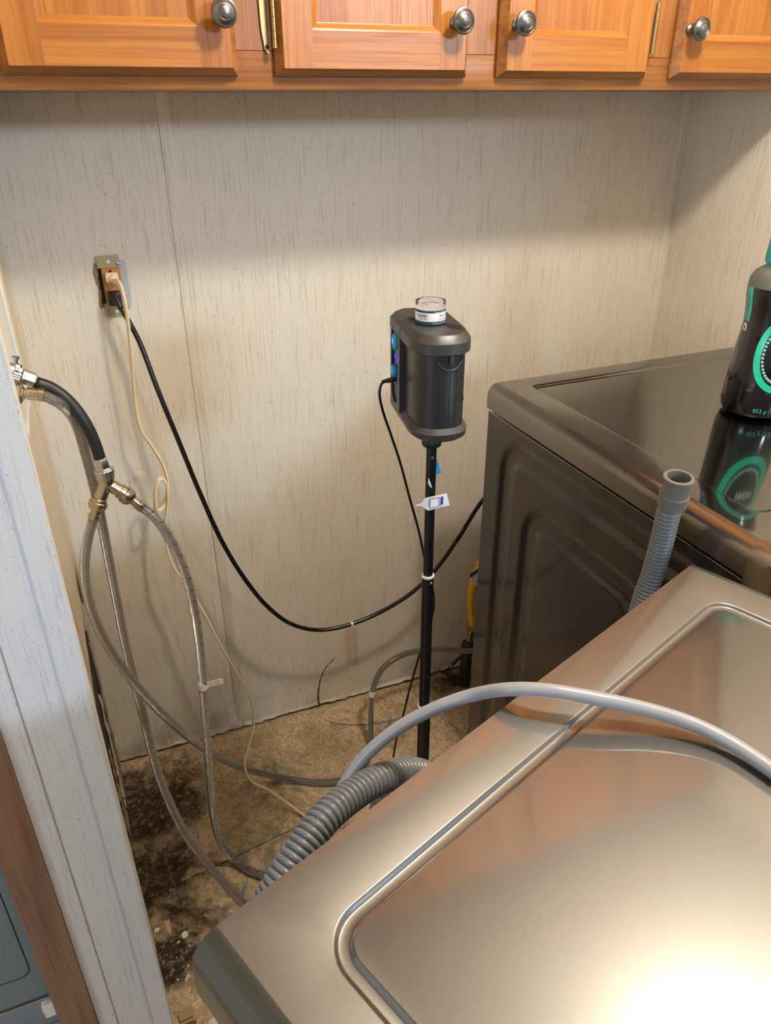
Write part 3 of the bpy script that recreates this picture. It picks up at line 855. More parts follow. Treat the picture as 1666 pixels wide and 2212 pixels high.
# side with pressed ribs: recessed channels following two nested arches
def rsd(y, z, y0, y1, z0, z1, r):
    cy, cz = (y0+y1)/2, (z0+z1)/2
    qy, qz = abs(y-cy)-((y1-y0)/2-r), abs(z-cz)-((z1-z0)/2-r)
    return math.hypot(max(qy, 0), max(qz, 0)) + min(max(qy, qz), 0) - r
def sm(a, b, x):
    t_ = min(1, max(0, (x-a)/(b-a))); return t_*t_*(3-2*t_)
def rib(y, z):
    h = 0
    for (y0, y1, z0, z1, r, w) in ((-.625, -.055, .10, .908, .080, .050), (-.515, -.150, .18, .812, .080, .052)):
        s = -rsd(y, z, y0, y1, z0, z1, r)
        h -= .0060*(sm(-.002, .015, s) - sm(w-.015, w+.002, s))
    return h
def side(xs, nm):
    bm = bmesh.new()
    ny, nz = 120, 150
    g = []
    for j in range(nz+1):
        z = .02 + (.9305-.02)*j/nz
        g.append([bm.verts.new((xs*(1) - rib(-(DD_-.004)*i/ny, z)*(1), -(DD_-.004)*i/ny-.003, z)) for i in range(ny+1)])
    for j in range(nz):
        for i in range(ny):
            bm.faces.new((g[j][i], g[j+1][i], g[j+1][i+1], g[j][i+1]))
    me = finish(bm, nm, False)
    return put(nm, me, M['dryer_side'], dry, True)
side(-.0185, 'side_panel')
box('cabinet_body', (-.010, DW_+.016, -DD_, -.003, .02, .9300), M['dryer_side'], dry, .002)
box('body_edge_highlight', (-.0200, -.0170, -DD_+.002, -.004, .9290, .9318), M['dryer_rim'], dry, .0008)  # bright strip added to draw the highlight along the body's top edge
# control console and front
loft('console', [[(x, -DD_-.001, z) for x, z in rounded_rect(-.023, DW_+.023, .80, .9885, .024, 6)],
                 [(x, -DD_-.050, z) for x, z in rounded_rect(-.023, DW_+.023, .80, .9885, .024, 6)],
                 [(x, -DD_-.072, z) for x, z in rounded_rect(-.018, DW_+.018, .805, .975, .022, 6)]], M['dryer_rim'], dry)
box('front_panel', (-.021, DW_+.021, -DD_-.055, -DD_, .02, .798), M['dryer_side'], dry, .008)
lathe('door', [(.20, 0), (.22, .012), (.215, .03), (.17, .036), (0, .03)], M['dryer_rim'], dry, Matrix.Translation((DW_/2, -DD_-.055, .42)) @ Matrix.Rotation(math.radians(90), 4, 'X'), 40)
for x in (.04, DW_-.04):
    for y in (-.05, -DD_+.04):
        lathe('foot', [(.02, .0), (.02, .012), (.012, .02)], M['black_rubber'], dry, Matrix.Translation((x, y, 0)), 16)

# ================================================================ washer
WA = math.atan2(-.964+1.194, .847-.241)
was = thing('washer', 'stainless-topped washer pulled out at an angle in the foreground', 'washing machine', (.241, -1.194, 0), WA)
WW, WD, WT = .648, .640, .985
rim(was, WW, WD, WT, .022, .030, M['washer_rim'])
gp = []
for i in range(9):                                  # shoulder, flat floor, shoulder
    f = i/8; gp.append((.0048*f, -.0034*(.5-.5*math.cos(math.pi*f))))
for i in range(9):
    f = i/8; gp.append((.0102+.0048*f, -.0034*(.5+.5*math.cos(math.pi*f))))
plate_rings(was, 'top_panel', WW, WD, WT, (.040, .609, -.60, -.050), gp, M['washer_top'], (.026, .036, .03, .03))
box('top_skirt', (-.018, WW+.018, -WD, -.002, WT-.052, WT-.010), M['washer_rim'], was)
box('cabinet_body', (-.015, WW+.015, -WD, -.004, .03, .934), M['washer_body'], was, .003)
loft('console', [[(x, -WD-.001, z) for x, z in rounded_rect(-.023, WW+.023, .80, .9885, .024, 6)],
                 [(x, -WD-.050, z) for x, z in rounded_rect(-.023, WW+.023, .80, .9885, .024, 6)],
                 [(x, -WD-.072, z) for x, z in rounded_rect(-.018, WW+.018, .805, .975, .022, 6)]], M['washer_rim'], was)
box('front_panel', (-.021, WW+.021, -WD-.055, -WD, .03, .798), M['washer_body'], was, .008)
lathe('door', [(.20, 0), (.23, .015), (.22, .035), (.17, .042), (.15, .02), (0, .01)], M['washer_rim'], was, Matrix.Translation((WW/2, -WD-.055, .45)) @ Matrix.Rotation(math.radians(90), 4, 'X'), 40)
for x in (.04, WW-.04):
    for y in (-.05, -WD+.04):
        lathe('foot', [(.022, .0), (.022, .014), (.012, .03)], M['black_rubber'], was, Matrix.Translation((x, y, 0)), 16)

# ================================================================ wall outlet without its cover plate
out = thing('wall_outlet', 'bare brown duplex outlet without cover plate, set in a ragged wall hole', 'outlet', (.3005, 0, 1.1665))
def jag(x0, x1, z0, z1, a, seed, n=9):
    P = []
    cs = [(x0, z0), (x1, z0), (x1, z1), (x0, z1)]
    for k in range(4):
        p, q = cs[k], cs[(k+1) % 4]
        for i in range(n):
            f = i/n
            d = a*noise.noise(Vector((k*3.1+f*6, seed, 0)))
            P.append((p[0]+(q[0]-p[0])*f + (d if k % 2 else 0), p[1]+(q[1]-p[1])*f + (0 if k % 2 else d)))
    return P
RX = Matrix.Rotation(math.radians(90), 4, 'X')
prism('torn_wall_edge', jag(-.0275, .018, -.040, .044, .009, 3), 0.0, .0008, M['torn'], out, RX)
prism('cut_hole', jag(-.0215, .022, -.036, .040, .005, 5), 0.0005, .0012, M['cavity'], out, RX)
loft('electrical_box', [[(x, y, z) for x, z in rounded_rect(.010, .030, -.040, .045, .006, 4)] for y in (0, -.0035)], M['box_plastic'], out)
lathe('box_screw_post', [(.004, 0), (.004, .005), (.002, .005)], M['box_plastic'], out, Matrix.Translation((.024, -.001, -.036)) @ RX, 14)
lathe('box_screw_post', [(.004, 0), (.004, .005), (.002, .005)], M['box_plastic'], out, Matrix.Translation((.022, -.001, .040)) @ RX, 14)
prism('mounting_strap', [(-.0205, -.054), (.0175, -.054), (.0175, -.030), (.012, -.030), (.012, .034), (.0185, .034), (.0185, .0545), (.0165, .0560), (-.0205, .0555), (-.0205, .034), (-.014, .034), (-.014, -.030), (-.0205, -.030)], .0040, .0055, M['strap'], out, RX)
loft('receptacle', [[(x, -.005, z) for x, z in rounded_rect(-.0155, .0175, -.0345, .0345, .002, 3)], [(x, -.0115, z) for x, z in rounded_rect(-.0150, .0170, -.0340, .0340, .002, 3)],
                    [(x, -.0125, z) for x, z in rounded_rect(-.0140, .0160, -.0330, .0330, .002, 3)]], M['brown_plastic'], out)
prism('ground_hole', [(-.0025, .0255), (.0025, .0255), (.0025, .0300), (.0012, .0312), (-.0012, .0312), (-.0025, .0300)], .0124, .0129, M['gap'], out, RX)
prism('strap_slot', rounded_rect(-.003, .003, .0420, .0475, .0015, 3), .0050, .0059, M['white_plastic'], out, RX)
prism('strap_slot', rounded_rect(-.003, .003, -.0480, -.0430, .0015, 3), .0050, .0059, M['white_plastic'], out, RX)
for x, z in ((.0145, .0400), (-.0165, -.0415)):
    sc = lathe('strap_screw', [(.0032, 0), (.0030, .0014), (.0016, .0018), (.0, .0010)], M['chrome_wire'], out, Matrix.Translation((x, -.0054, z)) @ RX, 14)
    box('screw_slot', (x-.0024, x+.0024, -.0076, -.0068, z-.0003, z+.0003), M['gap'], sc)

# --- cream extension cord with its plug
crm = thing('extension_cord', 'cream flat two-wire cord hanging from the upper outlet socket', 'cord')
loft('plug', [[(x, y, z) for x, z in rounded_rect(.3015-w, .3015+w, 1.1855-h, 1.1855+h, .003, 4)] for y, w, h in ((-.0130, .0110, .0085), (-.0230, .0115, .0090), (-.0250, .0100, .0080))], M['cream_cord'], crm)
lathe('strain_relief', [(.0068, 0), (.0066, .006), (.0050, .007), (.0056, .010), (.0044, .011), (.0048, .014), (.0036, .016)], M['cream_cord'], crm, align((.3020, -.0240, 1.1850), (.3050, -.0460, 1.1800)), 16)
sec2 = []
for i in range(20):
    a = 2*math.pi*i/20
    x = math.cos(a); s = .5+.5*abs(math.cos(a))**.6
    sec2.append((1.55*math.cos(a), math.sin(a)*(.62+.38*abs(math.cos(a)))))
tube('cord', [(.3035, -.040, 1.1815)] + CREAM[1:-2] + [(.520, -.372, .005)], .0036, M['cream_cord'], crm, section=sec2, step=.005)

# --- black dryer cord with its flat angled plug
blk = thing('power_cord', 'thick black cord sagging from the lower outlet socket to the dryer', 'cord')
loft('plug', [[(x, y, z) for x, z in rounded_rect(.3000-w, .3000+w, 1.1490-h, 1.1490+h, .006, 5)] for y, w, h in ((-.0130, .0100, .0110), (-.0230, .0125, .0140), (-.0330, .0110, .0120), (-.0370, .0070, .0080))], M['black_plastic'], blk)
lathe('plug_grip', [(.0070, 0), (.0078, .010), (.0062, .022), (.0050, .028)], M['black_plastic'], blk, align((.2990, -.030, 1.1560), (.3090, -.0520, 1.1280)), 16)
tube('cord', DRYERCORD[1:], .0050, M['gloss_black'], blk, 14, .008)
lathe('tape_band', [(.0054, 0), (.0054, .006)], M['paper'], blk, align((.7085, -.1199, .3479), (.7160, -.1200, .3487)), 14)

# ================================================================ water hoses and fittings
def fitting(nm, prof, mat, parent, p0, p1, **kw): return lathe(nm, prof, mat, parent, align(p0, p1), **kw)
def lerp(p, q, f): return tuple(Vector(p).lerp(Vector(q), f))

v1 = thing('water_valve', 'knurled zinc hose bib feeding the short black hose at the left partition', 'valve')
fitting('valve_body', [(.011, 0), (.011, .012), (.013, .013), (.013, .016)], M['zinc'], v1, (.128, -.412, 1.150), (.140, -.412, 1.143))
fitting('valve_stem', [(.003, 0), (.003, .016), (.005, .017), (.005, .020)], M['zinc'], v1, (.1385, -.412, 1.147), (.1425, -.412, 1.170))
v2 = thing('water_valve', 'nickel hose bib feeding the red-flecked braided hose at the left partition', 'valve')
fitting('valve_body', [(.011, 0), (.011, .012), (.013, .013), (.013, .016)], M['nickel'], v2, (.108, -.425, 1.127), (.126, -.426, 1.122))

bh = thing('supply_hose', 'short black rubber hose with silver ferrules above the Y splitter', 'hose')
fitting('coupling_nut', [(.0125, 0), (.0142, .001), (.0142, .010), (.0125, .012)], M['zinc'], bh, (.1330, -.412, 1.1458), (.147, -.411, 1.1375), seg=48, knurl=.06)
fitting('ferrule', [(.0102, 0), (.0105, .002), (.0105, .020), (.0095, .022)], M['zinc'], bh, (.1405, -.411, 1.1410), (.163, -.410, 1.1275), seg=24, hexa=True)
tube('hose', BLACKHOSE, .0088, M['black_rubber'], bh, 18, .006)
fitting('ferrule', [(.0098, 0), (.0108, .002), (.0108, .018), (.0100, .021)], M['zinc'], bh, (.2215, -.420, 1.0060), (.2239, -.420, .985), seg=24, hexa=True)
fitting('coupling_nut', [(.0138, 0), (.0146, .001), (.0146, .007), (.0134, .008), (.0134, .015), (.0125, .016)], M['zinc'], bh, (.2238, -.420, .9870), (.2246, -.420, .965), seg=48, knurl=.04)

rd = thing('washer_hose', 'red-flecked braided steel hose running from the lower valve behind the splitter', 'hose')
fitting('coupling_nut', [(.0140, 0), (.0148, .001), (.0148, .009), (.0125, .011), (.0115, .012)], M['nickel'], rd, (.1300, -.426, 1.1215), (.150, -.429, 1.1180), seg=24, hexa=True)
fitting('collar', [(.0068, 0), (.0092, .001), (.0092, .003), (.0070, .004), (.0070, .006), (.0088, .007), (.0088, .010)], M['nickel'], rd, (.1400, -.4275, 1.1200), (.155, -.4295, 1.1180))
fitting('ferrule', [(.0086, 0), (.0086, .011), (.0096, .012), (.0096, .018), (.0088, .019)], M['nickel'], rd, (.1490, -.4287, 1.1187), (.166, -.430, 1.1150))
tube('hose', [(.1640, -.4299, 1.1158)] + RED[2:14] + [(.40, -.63, .05), (.50, -.60, .03), (.555, -.51, .036), (.582, -.432, .020)], .0078, M['braid_red'], rd, 20, .005)
fitting('end_nut', [(.0085, 0), (.0085, .010), (.0130, .011), (.0130, .024), (.0110, .024)], M['zinc'], rd, (.577, -.442, .022), (.590, -.400, .017), seg=24, hexa=True)

ys = thing('hose_splitter', 'nickel Y splitter joining the black hose to two braided hoses', 'fitting')
fitting('inlet', [(.0118, 0), (.0118, .012), (.0105, .013), (.0105, .022)], M['nickel'], ys, (.2243, -.420, .975), (.2240, -.420, .955))
fitting('outlet_arm', [(.0098, 0), (.0100, .026), (.0118, .027), (.0118, .036)], M['nickel'], ys, (.2238, -.4205, .9640), (.2060, -.4225, .9330))
fitting('outlet_arm', [(.0098, 0), (.0100, .022), (.0118, .023), (.0118, .030)], M['nickel'], ys, (.2238, -.4205, .9640), (.2500, -.4225, .9390))

st = thing('dryer_hose', 'plain braided steel hose looping left from the splitter to the dryer', 'hose')
fitting('coupling_nut', [(.0128, 0), (.0140, .001), (.0140, .007), (.0120, .012), (.0100, .013)], M['nickel'], st, (.2080, -.4222, .9365), (.1990, -.4240, .9170), seg=40)
fitting('ferrule', [(.0078, 0), (.0078, .010), (.0092, .011), (.0092, .017), (.0086, .018)], M['nickel'], st, (.2030, -.4232, .9265), (.1945, -.4258, .9080))
tube('hose', [(.1968, -.4252, .9130)] + STEAM[1:], .0076, M['braid_plain'], st, 20, .005)
fitting('clip_band', [(.0083, 0), (.0083, .014)], M['paper'], st, (.7478, -.1512, .1290), (.7500, -.1492, .1420))

cd = thing('washer_hose', 'black-ticked braided steel hose dropping from the right arm of the splitter', 'hose')
fitting('coupling_nut', [(.0128, 0), (.0140, .001), (.0140, .010), (.0115, .014), (.0090, .016)], M['nickel'], cd, (.2455, -.4225, .9430), (.2600, -.4245, .9270), seg=40)
fitting('ferrule', [(.0076, 0), (.0076, .011), (.0090, .012), (.0090, .020), (.0084, .021)], M['nickel'], cd, (.2555, -.4238, .9320), (.2700, -.4262, .9140))
tube('hose', [(.2650, -.4254, .9185)] + COLD[1:14] + [(.47, -.50, .012), (.54, -.505, .011), (.62, -.50, .011), (.655, -.455, .014)] + COLD[17:], .0076, M['braid_black'], cd, 20, .005)
# paper flag wrapped round the ticked hose
fl = thing('hose_label', 'small white paper flag label wrapped round the black-ticked hose', 'label')
lathe('label_wrap', [(.0083, 0), (.0083, .0135)], M['paper'], fl, align((.3132, -.4650, .5650), (.3138, -.4650, .5790)), 20)
box('label_flag', (.3215, .3490, -.4672, -.4668, .5645, .5775), M['paper'], fl)
for i, (s, n) in enumerate((('DO NOT OVERTIGHTEN', .0022), ('HAND TIGHTEN ONLY', .0022), ('(125) PSI MAX 125F PSI)', .0026))):
    text('label_print', s, n, M['ink'], fl, Matrix.Translation((.3345, -.4676, .5735-.0042*i)) @ RX, squeeze=.85)

# ================================================================ drain hose (corrugated) with its rubber cuff
dh = thing('drain_hose', 'grey corrugated drain hose arching behind the washer to an upright cuffed end', 'hose')
def corr(s):
    ph = (s/.0060) % 1.0
    return .0118 + .0039*(math.sin(math.pi*ph)**.6)
tube('corrugated_tube', DRAIN, .015, M['grey_hose'], dh, 22, .00075, radf=corr)
cu = fitting('cuff', [(.0160, 0), (.0182, .001), (.0182, .0165), (.0192, .017), (.0186, .018), (.0172, .0185), (.0175, .040), (.0192, .0405), (.0194, .0435), (.0186, .0445), (.0150, .0445), (.0145, .040), (.0140, .010)], M['grey_cuff'], dh, (.8990, -.8660, 1.0060), (.8978, -.8700, 1.0500), cap=False, seg=32)
fitting('cuff_bore', [(.0145, 0), (.0145, .0005)], M['gap'], cu, (.8984, -.8680, 1.0300), (.8978, -.8700, 1.0500), seg=24)

# ================================================================ washer power cord lying over the lid
wc = thing('power_cord', 'smooth light-grey cord arching over the back edge onto the washer lid', 'cord')
tube('cord', WASHCORD, .0064, M['grey_cord'], wc, 18, .006)
fitting('plug', [(.0070, 0), (.0085, .010), (.0078, .022), (.0075, .034), (.0060, .036)], M['grey_cord'], wc, (.722, -1.447, .9942), (.750, -1.475, .9942), seg=20)

# ================================================================ gas line at the dryer
gs = thing('gas_hose', 'yellow coated gas hose with a paper tag behind the dryer', 'hose')
tube('hose', GAS, .0105, M['yellow'], gs, 16, .006, radf=lambda s: .0112+.0016*math.sin(s*28))
pg = [(1.0445, .3960), (1.0780, .4110), (1.0800, .3480), (1.0600, .3540)]
prism('paper_tag', pg, .0975, .0980, M['paper'], gs, RX)
prism('tag_header', [(1.0445, .3960), (1.0780, .4110), (1.0785, .3985), (1.0470, .3835)], .0980, .0984, M['ink'], gs, RX)
text('tag_print', 'WARNING', .0065, M['whiteink'], gs, Matrix.Translation((1.0620, -.0987, .3935)) @ RX @ Matrix.Rotation(math.radians(24), 4, 'Z'), squeeze=.75)
gv = thing('gas_valve', 'dark gas shut-off valve on the floor under the yellow hose', 'valve')
fitting('flare_nut', [(.008, 0), (.0115, .001), (.0115, .016), (.008, .018)], M['brass'], gv, (1.0735, -.080, .2110), (1.0680, -.080, .190), seg=24, hexa=True)
fitting('nipple', [(.008, 0), (.010, .004), (.008, .008), (.0095, .022), (.009, .034)], M['brass'], gv, (1.0690, -.080, .1930), (1.0640, -.080, .140))
fitting('valve_body', [(.012, 0), (.018, .006), (.020, .022), (.018, .046), (.012, .052)], M['black_plastic'], gv, (1.0650, -.080, .158), (1.0570, -.080, .105), seg=20)
fitting('riser', [(.014, 0), (.016, .010), (.0155, .100)], M['black_plastic'], gv, (1.0590, -.080, .108), (1.0585, -.080, .004), seg=18)
fitting('handle', [(.004, 0), (.0045, .030), (.005, .045)], M['black_plastic'], gv, (1.050, -.082, .120), (1.012, -.086, .098), seg=12)

# ================================================================ tripod stand
PX, PY = .680, -.600
tp = thing('tripod_stand', 'thin black telescoping stand carrying the air sampler', 'stand', (PX, PY, 0))
lathe('pole_section', [(.0078, .780), (.0078, 1.044)], M['pole_black'], tp, None, 20)
lathe('pole_section', [(.0096, .500), (.0096, .790)], M['pole_black'], tp, None, 20)
lathe('pole_section', [(.0115, .130), (.0115, .510)], M['pole_black'], tp, None, 20)
lathe('pole_collar', [(.0080, .7930), (.0104, .7925), (.0106, .7900), (.0100, .7885)], M['white_plastic'], tp, None, 24)
lathe('pole_collar', [(.0098, .5130), (.0124, .5125), (.0126, .5095), (.0119, .5080)], M['white_plastic'], tp, None, 24)
lathe('locking_collar', [(.0090, 1.0190), (.0140, 1.0220), (.0150, 1.0260), (.0150, 1.0320), (.0130, 1.0360), (.0110, 1.0410), (.0110, 1.0620)], M['black_plastic'], tp, None, 32, knurl=.05)
fitting('clamp_knob', [(.003, 0), (.003, .014), (.0060, .015), (.0066, .021), (.0050, .024)], M['black_plastic'], tp, (-.006, .0, 1.0500), (-.030, -.004, 1.0530), seg=16)
for a, z in ((4.5, 1.004), (4.9, .7810)):
    lathe('rivet', [(.0026, 0), (.0022, .0009), (0, .0012)], M['zinc'], tp, Matrix.Translation(((.0078 if z > .9 else .0096)*math.cos(a), (.0078 if z > .9 else .0096)*math.sin(a), z)) @ Vector((math.cos(a), math.sin(a), 0)).to_track_quat('Z', 'Y').to_matrix().to_4x4(), 12)
lathe('leg_hub', [(.012, .10), (.022, .105), (.022, .140), (.012, .150)], M['black_plastic'], tp, None, 24)
for a in (200, 320, 80):
    ca, sa = math.cos(math.radians(a)), math.sin(math.radians(a))
    R_ = .19 if a != 80 else .12
    p0, p1 = Vector((ca*.018, sa*.018, .120)), Vector((ca*R_, sa*R_, .008))
    lg = fitting('leg', [(.006, 0), (.006, (p1-p0).length)], M['pole_black'], tp, p0, p1, seg=12)
    lathe('rubber_foot', [(.009, 0), (.009, .012), (.006, .016)], M['black_rubber'], lg, Matrix.Translation((ca*R_, sa*R_, 0)), 14)
prism('blue_sticker', [(.0060, .9930), (.0125, .9930), (.0205, .9690), (.0060, .9690)], -.0060, -.0055, M['blue_rubber'], tp, RX)
prism('white_sticker', [(-.0078, .9750-.002), (-.0040, .9660-.002), (-.0010, .9560-.002), (-.0045, .9595-.002), (-.0078, .9655-.002)], .0078, .0082, M['paper'], tp, RX)

# ================================================================ air sampling pump
dev = thing('air_sampler', 'charcoal air sampling pump with blue buttons on top of the stand', 'air sampler', (.6725, -.608, 1.061), math.radians(-10))
HH = .146
def dout(ins, n=26):
    """D-shaped plan: flat chamfered back, rounded front"""
    w, yb, ys_, yf = .0415-ins, .090-ins, -.022, -.077+ins
    P = [(w, ys_), (w, yb-.011), (w-.011, yb), (-w+.011, yb), (-w, yb-.011), (-w, ys_)]
    for i in range(1, n):
        a = math.pi + math.pi*i/n
        c, s = math.cos(a), math.sin(a)
        e = 2/2.6
        P.append((w*math.copysign(abs(c)**e, c), ys_ + (ys_-yf)*math.copysign(abs(s)**e, s)))
    return P
def dlayer(ins, z): return [(x, y, z) for x, y in dout(ins)]
loft('top_plate', [dlayer(.003, HH-.026), dlayer(.0, HH-.024), dlayer(.0, HH-.010), dlayer(.0065, HH-.001), dlayer(.008, HH)], M['device'], dev, smooth=25)
loft('bottom_plate', [dlayer(.006, 0), dlayer(.001, .004), dlayer(.0, .012), dlayer(.0055, .019)], M['device'], dev, smooth=25)
loft('pump_body', [dlayer(.0062, .015), dlayer(.0062, HH-.022)], M['device_dark'], dev, smooth=40)
# side frame on the left with a tall oval control well
def side_frame():
    yo0, yo1, zo0, zo1 = .016, .0735, .010, HH-.008
    outer = rounded_rect(yo0, yo1, zo0, zo1, .006, 8)
    inner = rounded_rect(.0270, .0670, .018, .130, .0190, 8)
    bm = bmesh.new()
    X0, X1 = -.0420, -.0350
    f = lambda P, x: [bm.verts.new((x, p[0], p[1])) for p in P]
    a, b, c_, d_ = f(outer, X0), f(inner, X0), f(outer, X1), f(inner, X1)
    n = len(a)
    for i in range(n):
        j = (i+1) % n
        bm.faces.new((a[i], a[j], b[j], b[i])); bm.faces.new((b[i], b[j], d_[j], d_[i]))
        bm.faces.new((a[i], c_[i], c_[j], a[j]))
    me = finish(bm, 'side_frame'); autosmooth(me, 35)
    return put('side_frame', me, M['device'], dev)
side_frame()
prism('control_panel', rounded_rect(.0260, .0680, .017, .131, .0195, 8), -.0010, .0, M['device_dark'], dev, Matrix.Translation((-.0380, 0, 0)) @ Matrix(((0, 0, 1, 0), (1, 0, 0, 0), (0, 1, 0, 0), (0, 0, 0, 1))))
SIDE = lambda y, z, x=-.0365: Matrix.Translation((x, y, z)) @ Matrix.Rotation(math.radians(-90), 4, 'Y')
pb = lathe('power_button', [(.0100, 0), (.0100, .004), (.0080, .0062), (.0, .0066)], M['blue_rubber'], dev, SIDE(.0450, .1090, -.0385) @ Matrix.Scale(1.25, 4, (1, 0, 0)), 28)
lathe('button_bezel', [(.0118, 0), (.0118, .0012), (.0104, .0018), (.0104, 0)], M['pewter'], pb, SIDE(.0450, .1090, -.0385) @ Matrix.Scale(1.22, 4, (1, 0, 0)), 28, cap=False)
# power glyph: broken ring and bar
GM = SIDE(.0460, .1100, -.0452)
bm = bmesh.new()
for i in range(18):
    a0, a1 = math.radians(35+290*i/18), math.radians(35+290*(i+1)/18)
    q = [(r*math.cos(a), r*math.sin(a), 0) for r, a in ((.0026, a0), (.0036, a0), (.0036, a1), (.0026, a1))]
    bm.faces.new([bm.verts.new(p) for p in q])
q = [(.0012, -.0005, 0), (.0044, -.0005, 0), (.0044, .0005, 0), (.0012, .0005, 0)]
bm.faces.new([bm.verts.new(p) for p in q])
bm.transform(GM)
put('power_symbol', finish(bm, 'power_symbol', False), M['cyan'], pb)
for i in range(4):
    box('indicator_light', (-.0396, -.0388, .0560-.0072*i-.0026, .0560-.0072*i+.0008, .0820-.001*i, .0880-.001*i), M['led'], dev, .0003)
bc = box('port_cap', (-.0460, -.0385, .0380, .0570, .0590, .0730), M['blue_rubber'], dev, .002)
tube('cap_strap', [(-.044, .046, .0600), (-.044, .040, .0540), (-.0415, .036, .0490)], .0018, M['blue_rubber'], bc, 8, .003)
# lettering moulded in the side
text('moulded_lettering', '///BIO-PUMP', .0150, M['device_black'], dev, Matrix.Translation((-.0356, -.009, .024)) @ Matrix(((0, 0, -1, 0), (0, 1, 0, 0), (1, 0, 0, 0), (0, 0, 0, 1))), 'LEFT', squeeze=.80)
box('lettering_border', (-.03585, -.0350, .0060, .0067, .024, .108), M['device_black'], dev)
# front: finger notch, latch tab, centre seam, screw hole, top pockets
bodyf = dout(.0062)
def bodyy(x):
    w, ys_, yf = .0415-.0062, -.022, -.077+.0062
    return ys_ + (yf-ys_)*(max(0, 1-abs(x/w)**2.6))**(1/2.6)
bm = bmesh.new()
rows = []
for k in range(9):
    z = HH-.046 + .020*k/8
    half = .0185*math.sqrt(max(.02, 1-((HH-.026-z)/.0215)**2))
    rows.append([bm.verts.new((.006-half+2*half*i/12, bodyy(.006-half+2*half*i/12)-.0004, z)) for i in range(13)])
for a, b in zip(rows[:-1], rows[1:]):
    for i in range(12): bm.faces.new((a[i], a[i+1], b[i+1], b[i]))
put('finger_notch', finish(bm, 'finger_notch', False), M['device_black'], dev)
tube('notch_lip', [(.006+.0185*math.sin(t_)*1.0, bodyy(.006+.0185*math.sin(t_))-.0006, HH-.0255-.0205*math.cos(t_)) for t_ in [(-1.2+2.4*i/10) for i in range(11)]], .0011, M['device'], dev, 8, .003)
box('latch_tab', (.0035, .0090, bodyy(.006)-.0040, bodyy(.006)+.004, HH-.038, HH-.022), M["device"], dev, .001)
box('centre_seam', (.0058, .0063, bodyy(.006)-.0003, bodyy(.006)+.002, .018, HH-.046), M['device_black'], dev)
sn = Vector((.65, -.76, 0)).normalized()
lathe('screw_hole', [(.0040, 0), (.0040, .0006)], M['device_black'], dev, Matrix.Translation((.0265, bodyy(.0265)-.0002, .056)) @ sn.to_track_quat('Z', 'Y').to_matrix().to_4x4(), 18)
lathe('screw_hole', [(.0030, 0), (.0030, .0006)], M['device_black'], dev, Matrix.Translation((.0395, -.036, HH-.018)) @ Vector((.93, -.37, 0)).to_track_quat('Z', 'Y').to_matrix().to_4x4(), 18)
for P_q in ([(-.030, .020), (-.020, .008), (.000, .008), (.004, .032), (-.026, .032)], [(.010, -.006), (.030, -.026), (.030, -.046), (.022, -.046), (.012, -.034)]):
    prism('top_pocket', P_q, HH-.001, HH+.0002, M['device_black'], dev)

# --- spore-trap cassette standing on the pump
cup = thing('sample_cassette', 'clear round sampling cassette with a printed band on top of the pump', 'cassette', (.6680, -.6100, 1.060+HH), 0)
CR = .0205
lathe('base_ring', [(.0190, .0003), (CR+.0002, .0004), (CR+.0002, .0022), (.0190, .0022)], M['clear'], cup, None, 40)
lathe('lower_shell', [(CR-.0006, .0020), (CR-.0006, .0205)], M['teal_dark'], cup, None, 40)
lathe('printed_band', [(CR, .0070), (CR, .0182)], M['paper'], cup, None, 48, cap=False)
lathe('band_edge', [(CR+.0001, .0182), (CR+.0001, .0206)], M['teal_dark'], cup, None, 48, cap=False)
lathe('filter_disc', [(CR-.0012, .0208), (CR-.0012, .0216), (0, .0217)], M['milky'], cup, None, 40)
lathe('clear_cap', [(CR, .0207), (CR, .0300), (CR-.0005, .0308), (CR-.0012, .0306), (CR-.0014, .0300), (CR-.0014, .0240), (.0, .0236)], M['clear'], cup, None, 48, cap=False)
box('inlet_slit', (-.0065, .0065, -.0005, .0008, .0238, .0290), M['clear'], cup)
va_ = math.atan2(.6655-.23, -.6+1.525)              # the printed face looks towards the room
BM = Matrix.Rotation(-va_+math.radians(2), 4, 'Z')
bw = [2, 1, 1, 2, 1, 3, 1, 1, 2, 2, 1, 1, 1, 2, 1, 1, 2, 1, 1, 3, 1, 2]
u = -.0190
bm = bmesh.new()
for i, w in enumerate(bw):
    u1 = u + w*.00046
    if i % 2 == 0:
        q = [(u, .0122), (u1, .0122), (u1, .0162), (u, .0162)]
        bm.faces.new([bm.verts.new(((CR+.00015)*math.sin(a/CR), -(CR+.00015)*math.cos(a/CR), z)) for a, z in q])
    u = u1
bm.transform(BM)
put('barcode', finish(bm, 'barcode', False), M['ink'], cup)
def ctext(s, size, u0, z, mat, sq=1.0, sh=0.0): return text('band_print', s, size, mat, cup, BM @ Matrix.Translation((0, 0, z)) @ Matrix.Rotation(u0/CR, 4, 'Z'), 'LEFT', CR+.0002, sq, sh)
ctext('4021 6693', .0028, -.0165, .0092, M['ink'])
ctext('Air-O-Cell', .0062, .0110, .0122, M['ink'], .75, .25)
ctext('Use By: 2026', .0030, .0105, .0088, M['ink'])
ctext('To Reorder Call: 1-800', .0023, .0010, .0042, M['whiteink'])
ctext('Moisture Sensitive', .0023, .0050, .0186, M['whiteink'])

